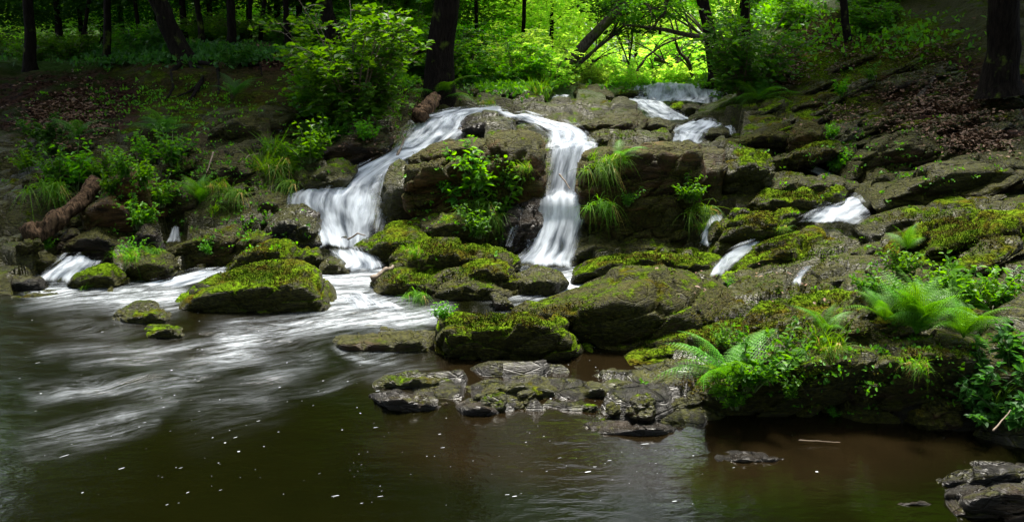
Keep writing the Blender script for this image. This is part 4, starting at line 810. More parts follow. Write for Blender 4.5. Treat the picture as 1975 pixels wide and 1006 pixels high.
fern('small fern on the stream bank below the large shrub', at(598, 275, 11.8), 9, 1.0, seed=13, lift=(.1, .8), mat=M_SHRUB)
# ---- leafy plants
H_ = [(935, 340, 9.2, 0, 1.6, 'broad leaved plant hanging over the brown boulder, upper clump'), (905, 375, 9.05, 1, 1.4, 'broad leaved plant hanging over the brown boulder, left clump'), (965, 395, 9.0, 2, 1.3, 'broad leaved plant hanging over the brown boulder, right clump'),
 (985, 345, 9.2, 3, 0.94, 'yellowish sprig at the right end of the hanging leaves'), (925, 440, 8.95, 3, 0.94, 'lowest leaves trailing below the hanging plants'), (1205, 385, 9.05, 3, .55, 'dark green leaves in the crack of the brown square block'),
 (1325, 375, 9.3, 1, .75, 'single upright plant with paired leaves right of the brown square block'), (1612, 320, 10.2, 0, .8, 'yellowing sprig trailing over the tilted grey plate'), (1600, 262, 10.9, 2, .5, 'small shoot on the ridge above the tilted grey plate'),
 (1440, 715, 4.85, 1, .8, 'dense green herb with small round leaves above the ferny ledge'), (1490, 700, 4.95, 3, .85, 'tallest green herb on the ferny ledge'), (1385, 742, 4.9, 0, .5, 'small herb left of the dense green herb'), (1415, 765, 4.75, 4, .45, 'lowest herb hanging under the bright frond'), (1520, 740, 4.8, 3, .4, 'trailing herb at the right end of the ferny ledge'),
 (1850, 575, 6.2, 2, .9, 'leafy herb right of the big fern, tall one'), (1905, 580, 6.0, 3, .8, 'leafy herb near the right edge above the mossy hump'), (1730, 575, 6.2, 0, .55, 'three leaved shoot above the big fern'), (1665, 560, 6.8, 1, .5, 'drooping sprig on the smooth rounded rock'), (1730, 520, 6.9, 2, .6, 'small blue green shoot at the foot of the golden moss'), (1800, 560, 6.5, 4, .6, 'bushy herb just behind the big fern'),
 (1605, 795, 4.75, 0, .22, 'tiny seedling low on the black overhang'), (150, 345, 10.6, 4, 1.3, 'bright clump of maple like leaves on the left shore'), (195, 338, 10.5, 2, 1.0, 'leafy clump right of the maple like leaves'), (118, 330, 10.8, 1, .9, 'leafy clump left of the maple like leaves'),
 (250, 330, 10.4, 3, .9, 'herb behind the pointed brown boulder'), (215, 360, 10.0, 1, .8, 'herb at the left shoulder of the pointed brown boulder'), (290, 300, 11.0, 0, 1.1, 'spreading herb below the shaded fern'), (335, 300, 10.9, 3, 1.3, 'tallest herb on the left bank'), (275, 345, 10.2, 2, .7, 'herb at the right shoulder of the pointed brown boulder'), (305, 385, 9.8, 4, .9, 'yellow green herb right of the pointed brown boulder'),
 (262, 425, 9.1, 2, .9, 'glossy herb in front of the pointed brown boulder'), (262, 488, 8.35, 0, .6, 'herb on top of the drooping grass block'), (400, 480, 8.8, 1, .45, 'tiny sprig on the long mossy brown rock'), (96, 478, 8.9, 0, .4, 'tiny sprig under the log'), (600, 300, 11.4, 4, 1.2, 'mat of bright round leaves below the large shrub, upper part'),
 (560, 320, 11.2, 3, 1.1, 'mat of bright round leaves below the large shrub, lower part'), (640, 265, 12.0, 1, 1.1, 'mat of bright round leaves below the large shrub, right part'), (60, 320, 10.9, 4, .8, 'small plant at the left edge of the picture'), (1620, 180, 14.0, 2, .7, 'small shoot among slate on the upper right slope'), (1680, 150, 15.0, 1, .7, 'lone green shoot under the dark upper slope'), (1405, 545, 7.5, 0, .25, 'seedling on the wet slab'), (860, 612, 6.3, 2, .35, 'pale shoots on top of the orange and green block'), (1395, 655, 5.3, 0, .45, 'slender seedling on the long mossy ledge'),
 (700, 260, 11.9, 4, .8, 'large five leaved sprig under the shrub')]
for (x, y, Y, k, s, lb) in H_: put(HERB[k], at(x, y + 130 * s / Y, Y), rng.uniform(0, 6), s, lb)
for (x, y, Y, s, lb) in ((1890, 760, 4.35, .8, 'dark herb with browning leaves at the lower right, left one'), (1940, 700, 4.3, .9, 'dark leafy shoots at the right edge below the mossy hump'), (1950, 820, 4.1, .8, 'lowest dark leaves at the right edge'), (1905, 820, 4.2, .6, 'brown tinged bramble by the water at the right'),
  (85, 275, 11.5, 1.1, 'shaded herb beside the leaf litter at the left edge'), (110, 300, 11.2, 1., 'dark herb above the maple like leaves'), (450, 130, 14.5, 1.2, 'shaded herb on the brow of the left bank'), (270, 110, 16.5, 1.8, 'dark herb at the foot of the second trunk')):
    put(DHERB, at(x, y, Y), rng.uniform(0, 6), s, lb)
# ---- grass
G_ = [(1160, 330, 9.1, 'long', 1.0, 'long bright grass hanging over the left edge of the brown square block'), (1180, 315, 9.2, 'droop', 1.0, 'grass on the top edge of the brown square block'), (1165, 400, 8.95, 'long', .9, 'lower grass tuft in the crack of the brown square block'), (1142, 300, 9.4, 'few', 1.0, 'few tall blades at the lip of the central waterfall'),
 (1345, 405, 8.95, 'long', 1.0, 'grass tuft hanging right of the layered lower block'), (1345, 440, 8.8, 'thin', .8, 'thin grass end of the tuft beside the narrow smooth fall'), (930, 400, 8.9, 'long', 1.1, 'grass trailing under the broad leaved plants, left part'), (955, 420, 8.85, 'long', 1.0, 'grass trailing under the broad leaved plants, right part'), (1012, 330, 9.35, 'thin', .8, 'straw coloured grass on the tall rounded boulder'),
 (510, 320, 10.9, 'up', 1.5, 'tall bright grass below the large shrub, left end'), (545, 335, 10.6, 'droop', 1.6, 'tall bright grass below the large shrub, middle'), (530, 290, 11.4, 'up', 1.5, 'tall bright grass below the large shrub, top'), (560, 360, 10.3, 'long', 1.2, 'grass draping down to the mossy rock face'), (430, 365, 9.9, 'thin', 1.1, 'brown and green grass clump right of the small fern'), (460, 375, 9.8, 'long', 1., 'grass drooping from the brown clump'), (415, 400, 9.6, 'few', 1.2, 'loose blades below the small fern'),
 (108, 365, 10.2, 'long', 1.2, 'grass curtain above the fallen log'), (122, 375, 10.1, 'thin', 1.3, 'second grass curtain beside the fallen log'), (300, 490, 8.3, 'long', .9, 'drooping grass tuft on its own block in the left stream'), (262, 500, 8.2, 'thin', .9, 'thin grass left of the drooping tuft'), (165, 545, 7.95, 'few', .7, 'short blades on the mossy hump in the left stream'), (320, 380, 9.7, 'thin', .9, 'fine grass beside the yellow green herb'),
 (1590, 660, 5.2, 'up', .85, 'tall grass on the mossy ledge right of the green herb'), (1590, 680, 4.95, 'droop', .6, 'grass hanging over the black overhang'), (1500, 440, 8.3, 'droop', .5, 'short grass patch on the long mossy boulder'), (812, 565, 7.4, 'long', .6, 'bright grass at the side of the central boulder heap'), (800, 490, 8.2, 'thin', .8, 'pale dry grass on the mossy crest rock'), (1880, 560, 6.1, 'up', .6, 'grass mixed with the leafy herb near the right edge'),
 (1740, 700, 4.75, 'thin', .6, 'rusty grass roots hanging from the rounded ledge block'), (1040, 175, 16.5, 'up', 1.6, 'yellow grass tuft on the brown rock wall'), (940, 205, 15.2, 'thin', 1.2, 'straw grass below the brown rock wall'), (1055, 150, 18.5, 'up', 2.2, 'bright grass beside the skyline rock'), (1920, 740, 4.3, 'few', 1., 'grass blades among the dark leaves'), (345, 320, 10.4, 'few', .9, 'grass on the orange brown stone'), (860, 600, 6.25, 'few', .4, 'few blades on the square mossy block')]
for (x, y, Y, k, s, lb) in G_: put(GT[k], at(x, y + (110 * s / Y if k in ('up', 'few') else 0), Y) + (np.array([0, -.09, .02]) if k in ('long', 'droop', 'thin') else 0), rng.uniform(-.5, .5), s, lb)
# ------------------------------------------------------------ wood
def log(name, pp, r0, r1, label, cat, mat, k=26, wob=.55, seed=0):
    q = np.array([P(*p) for p in pp]); t = np.linspace(0, 1, 40); s = np.linspace(0, 1, len(q)); p = np.stack([np.interp(t, s, q[:, i]) for i in range(3)], 1)
    p += np.stack([fbm(np.stack([t * 4, 0 * t, 0 * t + seed], 1), 2, 60 + i) for i in range(3)], 1) * r0 * .5
    V, F = tube(p, np.linspace(r0, r1, 40) * np.concatenate([[.05, .9], np.ones(36), [.95, .05]]) * (1 + .12 * np.sin(t * 23 + seed) * np.sin(t * 9)), k, wob, seed); o = mk(name, V, F, mat); return tag(o, label, cat)
log('fallen_log', [(48, 455, 8.9), (110, 425, 9.2), (192, 352, 9.9)], .115, .085, 'rotten brown log leaning up from the water at the left edge', 'log', M_WOOD)
log('fallen_log', [(806, 228, 12.6), (822, 205, 12.9), (838, 182, 13.4)], .12, .09, 'short broken log stump leaning at the crest of the slanting cascade', 'log', M_WOOD, seed=3)
def stick(pp, r, label, seed=0, mat=M_TWIG): return log('branch', pp, r, r * .45, label, 'branch', mat, 7, .1, seed)
stick([(592, 288, 11.3), (650, 262, 11.6), (700, 250, 11.8), (742, 248, 12.0)], .018, 'long thin dead branch lying under the large shrub')
stick([(700, 222, 11.9), (716, 255, 11.6), (752, 292, 11.3)], .016, 'dark dead twig leaning down to the slanting cascade')
stick([(766, 300, 11.2), (780, 268, 11.7), (776, 262, 11.8)], .02, 'wet stick standing at the edge of the slanting cascade')
stick([(412, 292, 10.6), (398, 335, 10.3)], .014, 'pale straight stick above the small fern')
stick([(1078, 335, 9.7), (1090, 350, 9.6), (1100, 366, 9.5)], .012, 'small stick caught in the central waterfall')
stick([(670, 462, 9.3), (690, 450, 9.3), (706, 455, 9.25)], .012, 'bent twig at the foot of the slanting cascade')
stick([(716, 538, 8.0), (745, 520, 8.1), (760, 515, 8.2)], .035, 'dark branch stub jutting left from the central heap')
stick([(1540, 848, 4.45), (1580, 850, 4.45), (1622, 853, 4.43)], .004, 'thin reddish twig floating on the brown water')
stick([(1735, 160, 15.2), (1752, 120, 15.6), (1785, 92, 16)], .03, 'bare pale branch on the dark upper right slope')
stick([(1770, 190, 13.2), (1800, 150, 13.8), (1818, 130, 14.2)], .05, 'mossy fallen branch lying on the leaf litter at the right', mat=M_BARK2)
stick([(450, 330, 10.4), (480, 300, 10.7), (500, 296, 10.8)], .01, 'thin crossed twigs left of the tall grass')
stick([(1915, 830, 4.2), (1950, 790, 4.3)], .006, 'pale bare stem at the lower right corner')
# ---- trees
def crown_leaves(seed, cx, rad, ncl, per, leafL, hole=.0):
    r = np.random.default_rng(seed); c = r.normal(size=(ncl, 3)); c = nz_(c) * (r.uniform(.25, 1, (ncl, 1)) ** .5) * np.array(rad) + np.array(cx); cs = r.uniform(.12, .26, ncl) * np.mean(rad)
    idx = np.repeat(np.arange(ncl), per); off = r.normal(size=(len(idx), 3)) * cs[idx][:, None] * np.array([1.15, 1.15, .42]) * .62
    b = c[idx] + off; d = off + r.normal(size=off.shape) * .5 * cs[idx][:, None]; d[:, 2] *= .4; n = np.array([0, 0, 1.]) + r.normal(size=off.shape) * .45; L = leafL * r.uniform(.6, 1.25, len(idx))
    return c, leafs(b, d, n, L, L * .62)
CR = {}
def crown_mesh(key):
    if key not in CR:
        sd, cx, rad, ncl, per, ll, m = dict(
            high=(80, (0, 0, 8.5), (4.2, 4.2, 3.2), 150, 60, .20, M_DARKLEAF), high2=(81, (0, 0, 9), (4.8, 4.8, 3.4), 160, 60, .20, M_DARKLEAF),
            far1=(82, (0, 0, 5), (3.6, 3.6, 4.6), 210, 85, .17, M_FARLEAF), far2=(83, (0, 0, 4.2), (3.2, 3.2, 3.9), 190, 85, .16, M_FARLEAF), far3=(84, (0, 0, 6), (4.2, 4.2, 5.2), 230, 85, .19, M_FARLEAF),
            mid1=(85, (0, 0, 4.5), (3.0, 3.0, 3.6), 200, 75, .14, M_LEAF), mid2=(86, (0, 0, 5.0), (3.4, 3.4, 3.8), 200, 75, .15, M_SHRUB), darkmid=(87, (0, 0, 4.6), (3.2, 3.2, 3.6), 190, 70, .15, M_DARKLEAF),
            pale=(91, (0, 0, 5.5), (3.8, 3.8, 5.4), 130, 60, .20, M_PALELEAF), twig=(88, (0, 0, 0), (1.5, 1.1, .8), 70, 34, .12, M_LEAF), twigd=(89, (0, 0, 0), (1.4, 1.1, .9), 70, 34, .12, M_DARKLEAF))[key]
        c, (V, F) = crown_leaves(sd, cx, rad, ncl, per, ll); o = mk('crown', V, F, m, smooth=False); CR[key] = [o, c, False]
    return CR[key]
def tree(label, base, path, r0, r1, crown=None, coff=(0, 0, 0), csc=1., mat=M_BARK, group=None, k=14, flare=.5, limbs=6, rz=0., seed=0):
    """path: points relative to the base"""
    o = empty('tree', base, label, 'tree', group); p = np.array(path, float); t = np.linspace(0, 1, 34); s = np.linspace(0, 1, len(p)); q = np.stack([np.interp(t, s, p[:, i]) for i in range(3)], 1)
    q[:, :2] += np.stack([fbm(np.stack([t * 5, 0 * t, 0 * t + seed], 1), 2, 60 + i) for i in range(2)], 1) * min(r0, .25) * t[:, None] * 1.6
    rr = (r0 + (r1 - r0) * t) * (1 + flare * np.exp(-t * 26)); parts = [tube(q, rr, k, .16, seed)]
    rg = np.random.default_rng(seed + 5); cc = None
    if crown:
        cr = crown_mesh(crown); cc = cr[1]
        if cr[2]: c = cr[0].copy(); C.collection.objects.link(c)
        else: c = cr[0]; cr[2] = True
        c.parent = o; c.location = coff; c.rotation_euler = (0, 0, rz); c.scale = (csc, csc, csc)
    for i in range(limbs):
        k0 = rg.integers(10, 30)
        if cc is not None:
            tg = cc[rg.integers(len(cc))] * csc; cz, sz = math.cos(rz), math.sin(rz); tg = np.array([tg[0] * cz - tg[1] * sz, tg[0] * sz + tg[1] * cz, tg[2]]) + np.array(coff)
            if np.linalg.norm(tg - q[k0]) > 5: continue
        else: a = rg.uniform(0, 6.28); tg = q[k0] + np.array([math.cos(a), math.sin(a), .5]) * rg.uniform(.5, 1.4)
        m = q[k0] * .5 + tg * .5 + np.array([0, 0, .25]); tt = np.linspace(0, 1, 8)[:, None]; L = (1 - tt) ** 2 * q[k0] + 2 * tt * (1 - tt) * m + tt ** 2 * tg
        v, f = tube(L, np.linspace(rr[k0] * .38, .012, 8), k); parts.append((v, f))
    V, F = joinm(parts); mk('trunk', V, F, mat, o); return o
def up(x, y, Y, tx, ty, H=9., bend=0): # trunk from photo base point towards a photo top point, continued upward
    b = P(x, y, Y); t = P(tx, ty, Y); d = (t - b) / max((t - b)[2], .05); p = [np.zeros(3), d * (t - b)[2], d * H * .6 + np.array([bend, 0, 0]), d * H * .6 + np.array([bend * 1.4, 0, H * .4])]
    return b, p
def T_(label, x, y, Y, tx, ty, wpx, crown='high', H=9., **kw):
    b, p = up(x, y, Y, tx, ty, H, kw.pop('bend', 0)); r = wpx / 2 / FPX * Y; b[2] -= .15
    return tree(label, b, p, r, r * .45, crown, kw.pop('coff', (0, 0, 0)), kw.pop('csc', 1.), seed=int(x), rz=x * .1, **kw)
T_('biggest trunk, standing beside the upper left stream with two bark hollows', 846, 190, 15.3, 858, 10, 58, H=11, csc=.75, coff=(-1, 3.5, 3), flare=.45, k=28)
T_('thick leaning dark trunk with spreading roots on the left bank', 362, 118, 15.5, 318, 10, 40, bend=-.6, flare=.8, k=20)
T_('dark slightly curved trunk in the left wood', 204, 112, 20, 208, 10, 15, 'high2')
T_('thin leaning trunk just right of the rooted one', 392, 98, 20, 382, 10, 13)
T_('straight grey trunk right of the rooted one', 446, 92, 19, 444, 10, 19, 'high2')
T_('thin trunk right of the straight grey one', 480, 92, 24, 482, 10, 9)
T_('crooked thin trunk between the grey one and the shrub', 500, 85, 23, 506, 10, 9, 'high2')
T_('dark trunk with a rail like branch beside it', 556, 85, 21, 550, 10, 13)
T_('dark trunk half hidden behind the top of the large shrub', 640, 100, 17.5, 634, 10, 30, csc=.75, coff=(-3, 3, 2))
T_('slim trunk in the far left wood', 270, 100, 27, 262, 10, 8, 'high2')
T_('slanting slim trunk near the left edge', 150, 105, 26, 168, 10, 8)
T_('dim broad trunk at the left edge', 58, 125, 17, 50, 10, 22)
T_('thick dark trunk behind the bright shrub at the top right', 1385, 140, 18.5, 1362, 10, 26, coff=(6.5, 1, 1))
T_('pale straight trunk above the bright shrub at the top right', 1440, 100, 20, 1440, 5, 20, 'high', coff=(6, 0, 1))
T_('dark slender trunk on the steep right slope', 1640, 95, 17, 1632, 5, 17)
T_('massive dark trunk at the right edge', 1932, 165, 11.8, 1928, 5, 62, 'high2', flare=.35, k=24, coff=(4, 2.5, .5))
T_('thin dark trunk on the steep right slope', 1790, 40, 19, 1800, -40, 12, 'high2')
def bent(label, pp, r0, r1, crown, coff, csc=1., mat=M_BARK2, limbs=8, k=12):
    q = np.array([P(*p) for p in pp]); b = q[0].copy(); b[2] -= .1
    return tree(label, b, [v - q[0] for v in q], r0, r1, crown, coff, csc, mat, None, k, .2, limbs, seed=int(pp[0][0]))
bent('mossy trunk leaning steeply right above the yellow green bushes', [(1078, 135, 21), (1130, 80, 21), (1185, 22, 21), (1260, -60, 21.5), (1330, -120, 22)], .15, .09, 'twig', (3.4, 0, 3.6), 1.1)
bent('thin dark trunk leaning right behind the mossy one', [(1090, 140, 23), (1140, 95, 23), (1230, 20, 23.5)], .07, .03, 'twigd', (1.8, 0, 2.0), 1.0)
bent('short bare stem leaning right beside the stream head', [(1118, 142, 24), (1150, 108, 24)], .06, .03, None, (0, 0, 0))
bent('arching sapling curving right over the clearing', [(1232, 165, 24), (1228, 130, 24), (1245, 105, 24.5), (1280, 80, 25), (1330, 60, 25)], .05, .02, None, (1.5, 0, 1.7), 1.0)
bent('arching branch curving down to the right in the clearing', [(1262, 108, 27), (1290, 115, 27), (1320, 155, 27)], .07, .05, None, (0, 0, 0))
bent('yellow mossy stem leaning left in the clearing', [(1345, 160, 26), (1330, 120, 26), (1300, 75, 26)], .08, .04, None, (-1., 0, 2.), 1.0)
bent('slim upright stem in the bright clearing', [(1270, 165, 28), (1262, 130, 28), (1255, 105, 28)], .04, .02, None, (0, 0, 0))
bent('slender sapling left of the bright clearing', [(1212, 165, 25), (1214, 110, 25), (1220, 40, 25)], .04, .02, 'twig', (-.4, 0, 2.6), .6)
bent('low tree spreading a dark bough across the top of the clearing', [(1400, 110, 20), (1370, 70, 20), (1290, 50, 20.5), (1200, 40, 21)], .09, .03, 'twig', (-1.6, 3.2, 2.1), .8)
bent('leafy bough hanging in from the top above the clearing', [(1300, -60, 19), (1280, 20, 19.5), (1240, 60, 20)], .06, .02, 'twig', (-.4, 1, -.5), .7)
# leafy masses beyond the brow
def fartree(x, y, Y, key, sc, group, label, r=.12):
    b = at(x, y, Y); b[2] = float(terr(b[0], b[1])) - .2; sd = int(abs(x * 7 + Y * 3)) % 1000
    return tree(label, b, [(0, 0, 0), (.1, 0, 3 * sc), (-.1, 0, 6.5 * sc)], r * sc, .03, key, (0, 0, 0), sc, M_BARK, group, 7, .2, 5, sd * .37, sd)
rr = np.random.default_rng(5)
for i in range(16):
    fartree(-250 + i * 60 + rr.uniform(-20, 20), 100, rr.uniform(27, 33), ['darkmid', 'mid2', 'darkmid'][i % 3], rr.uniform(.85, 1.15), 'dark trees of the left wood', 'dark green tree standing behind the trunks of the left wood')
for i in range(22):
    fartree(-150 + i * 52 + rr.uniform(-20, 20), 100, rr.uniform(38, 52), ['far1', 'far2', 'far3'][i % 3], rr.uniform(.9, 1.3), 'sunlit trees behind the left wood', 'yellow green tree with painted sunlight glimpsed between the left trunks')
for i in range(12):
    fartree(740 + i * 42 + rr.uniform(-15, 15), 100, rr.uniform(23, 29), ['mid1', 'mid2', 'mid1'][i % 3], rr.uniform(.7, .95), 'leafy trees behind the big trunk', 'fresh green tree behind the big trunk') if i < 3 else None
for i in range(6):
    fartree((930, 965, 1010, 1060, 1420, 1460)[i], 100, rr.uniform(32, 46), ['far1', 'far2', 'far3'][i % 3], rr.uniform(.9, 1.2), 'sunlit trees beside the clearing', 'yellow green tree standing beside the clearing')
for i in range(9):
    fartree(1120 + i * 36 + rr.uniform(-10, 10), 100, rr.uniform(46, 66), 'pale', rr.uniform(.8, 1.15), 'pale trees beyond the clearing', 'pale yellow green tree with painted glow beyond the clearing')
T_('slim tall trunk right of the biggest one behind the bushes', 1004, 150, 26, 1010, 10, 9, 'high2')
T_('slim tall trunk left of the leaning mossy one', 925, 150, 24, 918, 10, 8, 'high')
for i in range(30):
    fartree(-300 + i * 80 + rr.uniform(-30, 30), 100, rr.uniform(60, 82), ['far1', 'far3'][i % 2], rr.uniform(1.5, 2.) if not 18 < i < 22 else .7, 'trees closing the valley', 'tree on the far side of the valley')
for i in range(9):
    fartree(1640 + i * 80 + rr.uniform(-30, 30), 60, rr.uniform(24, 32), ['darkmid', 'mid2'][i % 2], rr.uniform(.8, 1.), 'trees on top of the right slope', 'dark tree on top of the steep right slope')
for i, (x, y, k, s) in enumerate([(-9, 3, 'high', 1.1), (-11.5, 8, 'high2', 1.), (-11, -4, 'high', 1.2), (-5, -8, 'high2', 1.1), (1, -9, 'high', 1.2), (7, -8, 'high2', 1.1), (11, -3, 'high', 1.2), (11.5, 4, 'high2', 1.1), (12.5, 10, 'high', 1.), (-14, 8, 'darkmid', 1.6), (-17, 1, 'darkmid', 1.7), (-12, -9, 'darkmid', 1.7), (-4, -14, 'darkmid', 1.8), (4, -14, 'darkmid', 1.8), (12, -10, 'darkmid', 1.7), (17, 0, 'darkmid', 1.8), (-11, 17, 'high', 1.)]):
    tree('unseen tree added in a ring round the pool to shade side light', (x, y, -.3 if y < 2 else float(terr(x, y))), [(0, 0, 0), (.1, 0, 4), (0, .1, 9)], .2, .08, k, (0, 0, 0), s, M_BARK, 'unseen shade trees added round the pool', 8, .3, 4, i * 1.1, i)  # unseen trees added so that light comes mainly from the overhead gap
for x, Y in ((1450, 31), (1530, 29), (1610, 33), (1490, 37), (1570, 38)): fartree(x, 60, Y, 'mid2', .9, 'dark trees where the right slope meets the clearing', 'mid green tree where the right slope meets the clearing')
# bushes along the far bank
BU = []
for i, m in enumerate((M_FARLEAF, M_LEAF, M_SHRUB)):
    a, b = shrub(90 + i, 1.5, 1.1, 26, .10, m, .9); BU.append(mkplant('bush', [('stem', a, M_TWIG), ('leaves', b, m)], 'bush', 'bush'))
def bushes(n, x0, x1, y0, y1, Y0, Y1, ks, s0, s1, group, label):
    for i in range(n):
        x, y_ = rr.uniform(x0, x1), rr.uniform(Y0, Y1); b = P(x, 130, y_); b[2] = float(terr(b[0], b[1])) - .05
        put(BU[ks[i % len(ks)]], b, rr.uniform(0, 6), rr.uniform(s0, s1), label, group)
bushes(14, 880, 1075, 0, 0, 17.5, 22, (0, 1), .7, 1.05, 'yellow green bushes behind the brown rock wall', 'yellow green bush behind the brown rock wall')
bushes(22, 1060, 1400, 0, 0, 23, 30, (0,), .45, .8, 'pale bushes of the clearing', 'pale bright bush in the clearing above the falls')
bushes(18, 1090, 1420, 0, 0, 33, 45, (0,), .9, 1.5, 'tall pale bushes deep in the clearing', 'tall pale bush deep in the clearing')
bushes(12, 700, 900, 0, 0, 17, 22, (2, 1), .9, 1.4, 'green bushes between the shrub and the big trunk', 'green bush between the large shrub and the big trunk')
bushes(14, 60, 640, 0, 0, 22, 28, (2,), .6, .9, 'low bushes under the left wood', 'low bush under the left wood')
bushes(12, 1500, 1940, 0, 0, 18, 27, (2,), .4, .8, 'small bushes on the steep right slope', 'small dark green bush on the steep right slope')
# ---- roots of the leaning trunk
for i, pp in enumerate(([(365, 120, 15.2), (372, 135, 14.6), (392, 150, 14.2), (372, 172, 13.9), (340, 190, 13.5)], [(365, 120, 15.2), (400, 140, 14.4), (415, 165, 14.0), (410, 185, 13.6)], [(350, 122, 15.0), (330, 140, 14.5), (335, 170, 13.8), (318, 195, 13.4)], [(380, 120, 15.), (440, 128, 14.3), (500, 122, 14.2), (505, 145, 13.9)], [(392, 150, 14.2), (360, 205, 13.2), (325, 205, 13.2)], [(420, 130, 14.4), (425, 160, 13.9), (418, 190, 13.3)])):
    log('root', pp, .04, .012, ['pale root looping down from the leaning dark trunk', 'branched root right of the looping one', 'root reaching left over the black hollow', 'long level root below the grey trunk', 'lowest root curling back over the hollow', 'thin vertical root hanging at the right of the hollow'][i], 'root', M_BARK, 8, .4, i)
# ------------------------------------------------------------ carpets: moss, litter, undergrowth, foam flecks
ln_ = rng.random(997)
def carpet(name, label, mat, boxes, per, L, Wd, spread, up=1., minz=.0, flat_=False, yscale=True):
    B = []; D = []; N = []; S = []
    for (x0, y0, x1, y1, n) in boxes:
        for _ in range(n):
            gx, gy = rng.normal(size=2) * .42; h, nn = hit((x0 + x1) / 2 + gx * (x1 - x0) / 2 * 1.1, (y0 + y1) / 2 + gy * (y1 - y0) / 2 * 1.1)
            if h is None or abs(nn.z) < minz or h.z < .03: continue
            if flat_ and ln_[int(h[0] * 97 + h[1] * 31) % 997] < .25 + 1.1 * math.sin(h[0] * 2.3 + 1.7 * math.sin(h[1] * 1.9)) * math.sin(h[1] * 2.9 + h[0]): continue
            h = np.array(h); nn = np.array(nn) * (1 if nn.z > 0 else -1); s = .6 + .05 * h[1] if yscale else 1
            q = h + rng.normal(size=(per, 3)) * spread * s * np.array([1, 1, .15]); d = nn * up + rng.normal(size=(per, 3)) * (.55 if not flat_ else 1.)
            if flat_: d[:, 2] *= .25; q[:, 2] += rng.uniform(.002, .02, per)
            B.append(q); D.append(d); N.append(np.tile([0, -.5, .6] if not flat_ else [0, 0, 1.], (per, 1)) + rng.normal(size=(per, 3)) * .35); S.append(rng.uniform(.4, 1.4, per) * L * s)
    B, D, N, S = np.vstack(B), np.vstack(D), np.vstack(N), np.concatenate(S); V, F = leafs(B, D, N, S, S * Wd, .1, .1)
    o = mk(name, V, F, mat, smooth=False); return tag(o, label, name.replace('_', ' '), kind='stuff')
carpet('leaf_litter', 'brown fallen leaves covering the slopes on both sides', M_LITTER, [(38, 150, 230, 290, 1600), (1640, 150, 1960, 260, 2300), (1560, 180, 1700, 240, 500), (1480, 110, 1560, 170, 350), (1800, 240, 1960, 300, 700), (480, 90, 620, 140, 300), (640, 230, 760, 290, 160), (1500, 40, 1900, 150, 900), (1100, 500, 1700, 600, 30)], 3, .045, .55, .05, 0, 0, True)
carpet('moss', 'yellow green moss tufts cushioning the tops of the boulders', M_MOSS, [(400, 500, 610, 555, 1500), (850, 598, 1080, 640, 1500), (760, 465, 980, 500, 900), (850, 510, 990, 545, 500), (720, 520, 860, 560, 500), (1230, 590, 1700, 690, 3200), (1120, 480, 1390, 515, 1200), (1400, 440, 1640, 530, 1600), (1370, 390, 1540, 460, 900), (1460, 362, 1640, 390, 700), (1650, 535, 1780, 590, 700), (1750, 400, 1960, 500, 1600), (1700, 660, 1890, 700, 500), (1440, 700, 1700, 740, 700), (1500, 262, 1640, 310, 300), (1660, 400, 1960, 440, 700), (1300, 720, 1400, 760, 300), (700, 450, 870, 500, 500), (450, 470, 570, 510, 400), (1450, 40, 1900, 180, 3200), (1100, 240, 1300, 290, 300), (1380, 540, 1700, 600, 900), (1380, 230, 1650, 340, 500), (760, 280, 1050, 340, 350), (1500, 170, 1700, 230, 500), (1000, 580, 1200, 610, 300)], 5, .016, .5, .012, .8, .35)
carpet('undergrowth', 'low green ground plants carpeting the brow behind the falls', M_LEAF, [(880, 120, 1080, 175, 1500), (1150, 140, 1400, 172, 900), (600, 80, 880, 180, 900), (1440, 20, 1900, 120, 260), (1440, 0, 1580, 50, 900)], 5, .07, .6, .10, .5, 0)
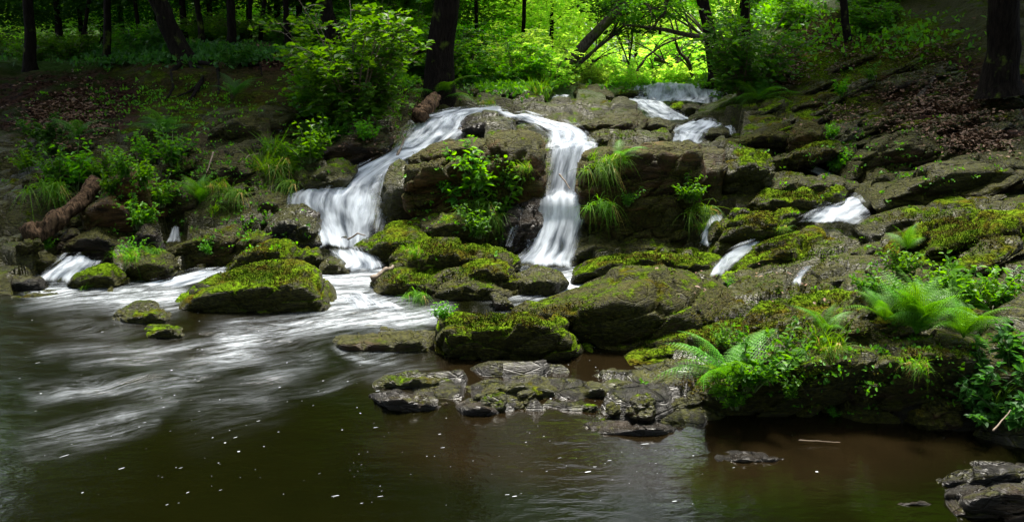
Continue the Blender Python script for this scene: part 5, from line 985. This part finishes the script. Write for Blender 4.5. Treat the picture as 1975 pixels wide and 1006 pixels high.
carpet('undergrowth', 'low green plants with shade painted into their colour, floor of the left wood', M_DARKLEAF, [(40, 85, 620, 125, 1500)], 5, .07, .6, .10, .5, 0)  # shade under the wood is put into the darker leaf colour
carpet('small_weeds', 'little scattered weeds rooted in cracks of the rocks', M_LEAF, [(60, 240, 640, 420, 300), (60, 140, 560, 250, 260), (380, 380, 600, 500, 60), (1450, 200, 1950, 420, 120), (1350, 600, 1950, 820, 120), (780, 300, 1000, 480, 60), (560, 150, 900, 260, 160)], 7, .034, .6, .03, .5, 0)
# foam flecks adrift
n = 430; x = rng.uniform(38, 1960, n); y = rng.uniform(600, 975, n); keep = rng.random(n) < np.clip(1.1 - np.abs(x - 700) / 1500, .25, 1) * np.where(x > 1400, .5, 1)
q = P(x[keep], y[keep], 1.); q = np.array([0, 0, CAMH]) + (q - np.array([0, 0, CAMH])) * (CAMH / (CAMH - q[:, 2:3])); q = q[(q[:, 1] < 8.2)]
an = np.linspace(0, 2 * math.pi, 6, endpoint=False); rad = (rng.random(len(q)) ** 4 * .006 + .0015)[:, None] * rng.uniform(.7, 1.3, (len(q), 6))
V = np.zeros((len(q), 6, 3)); el = 1 + 3.5 * rng.random((len(q), 1)) ** 2; ea, eb = np.cos(an) * rad * el, np.sin(an) * rad / el ** .5; th = .15 + .5 * (q[:, :1] < -1.) + .2 * rng.random((len(q), 1)); V[..., 0] = q[:, :1] + ea * np.cos(th) - eb * np.sin(th); V[..., 1] = q[:, 1:2] + ea * np.sin(th) + eb * np.cos(th); V[..., 2] = .004 + .012 * 0
k = np.arange(len(q))[:, None] * 6; F = np.concatenate([k + [[0, 1, 2, 3]], k + [[0, 3, 4, 5]]], 0)
s = NT('foam'); bb = s.n('BsdfPrincipled', {'Base Color': col(.24, .26, .28), 'Roughness': .6}); s.t.links.new(bb.outputs[0], s.out.inputs[0])
tag(mk('foam', V.reshape(-1, 3), F, s.m, smooth=False), 'white foam flecks adrift on the dark pool', 'foam', kind='stuff')
for o in C.objects:
    if o.get('label') and not o.get('kind') and not o.parent: o['kind'] = 'thing'
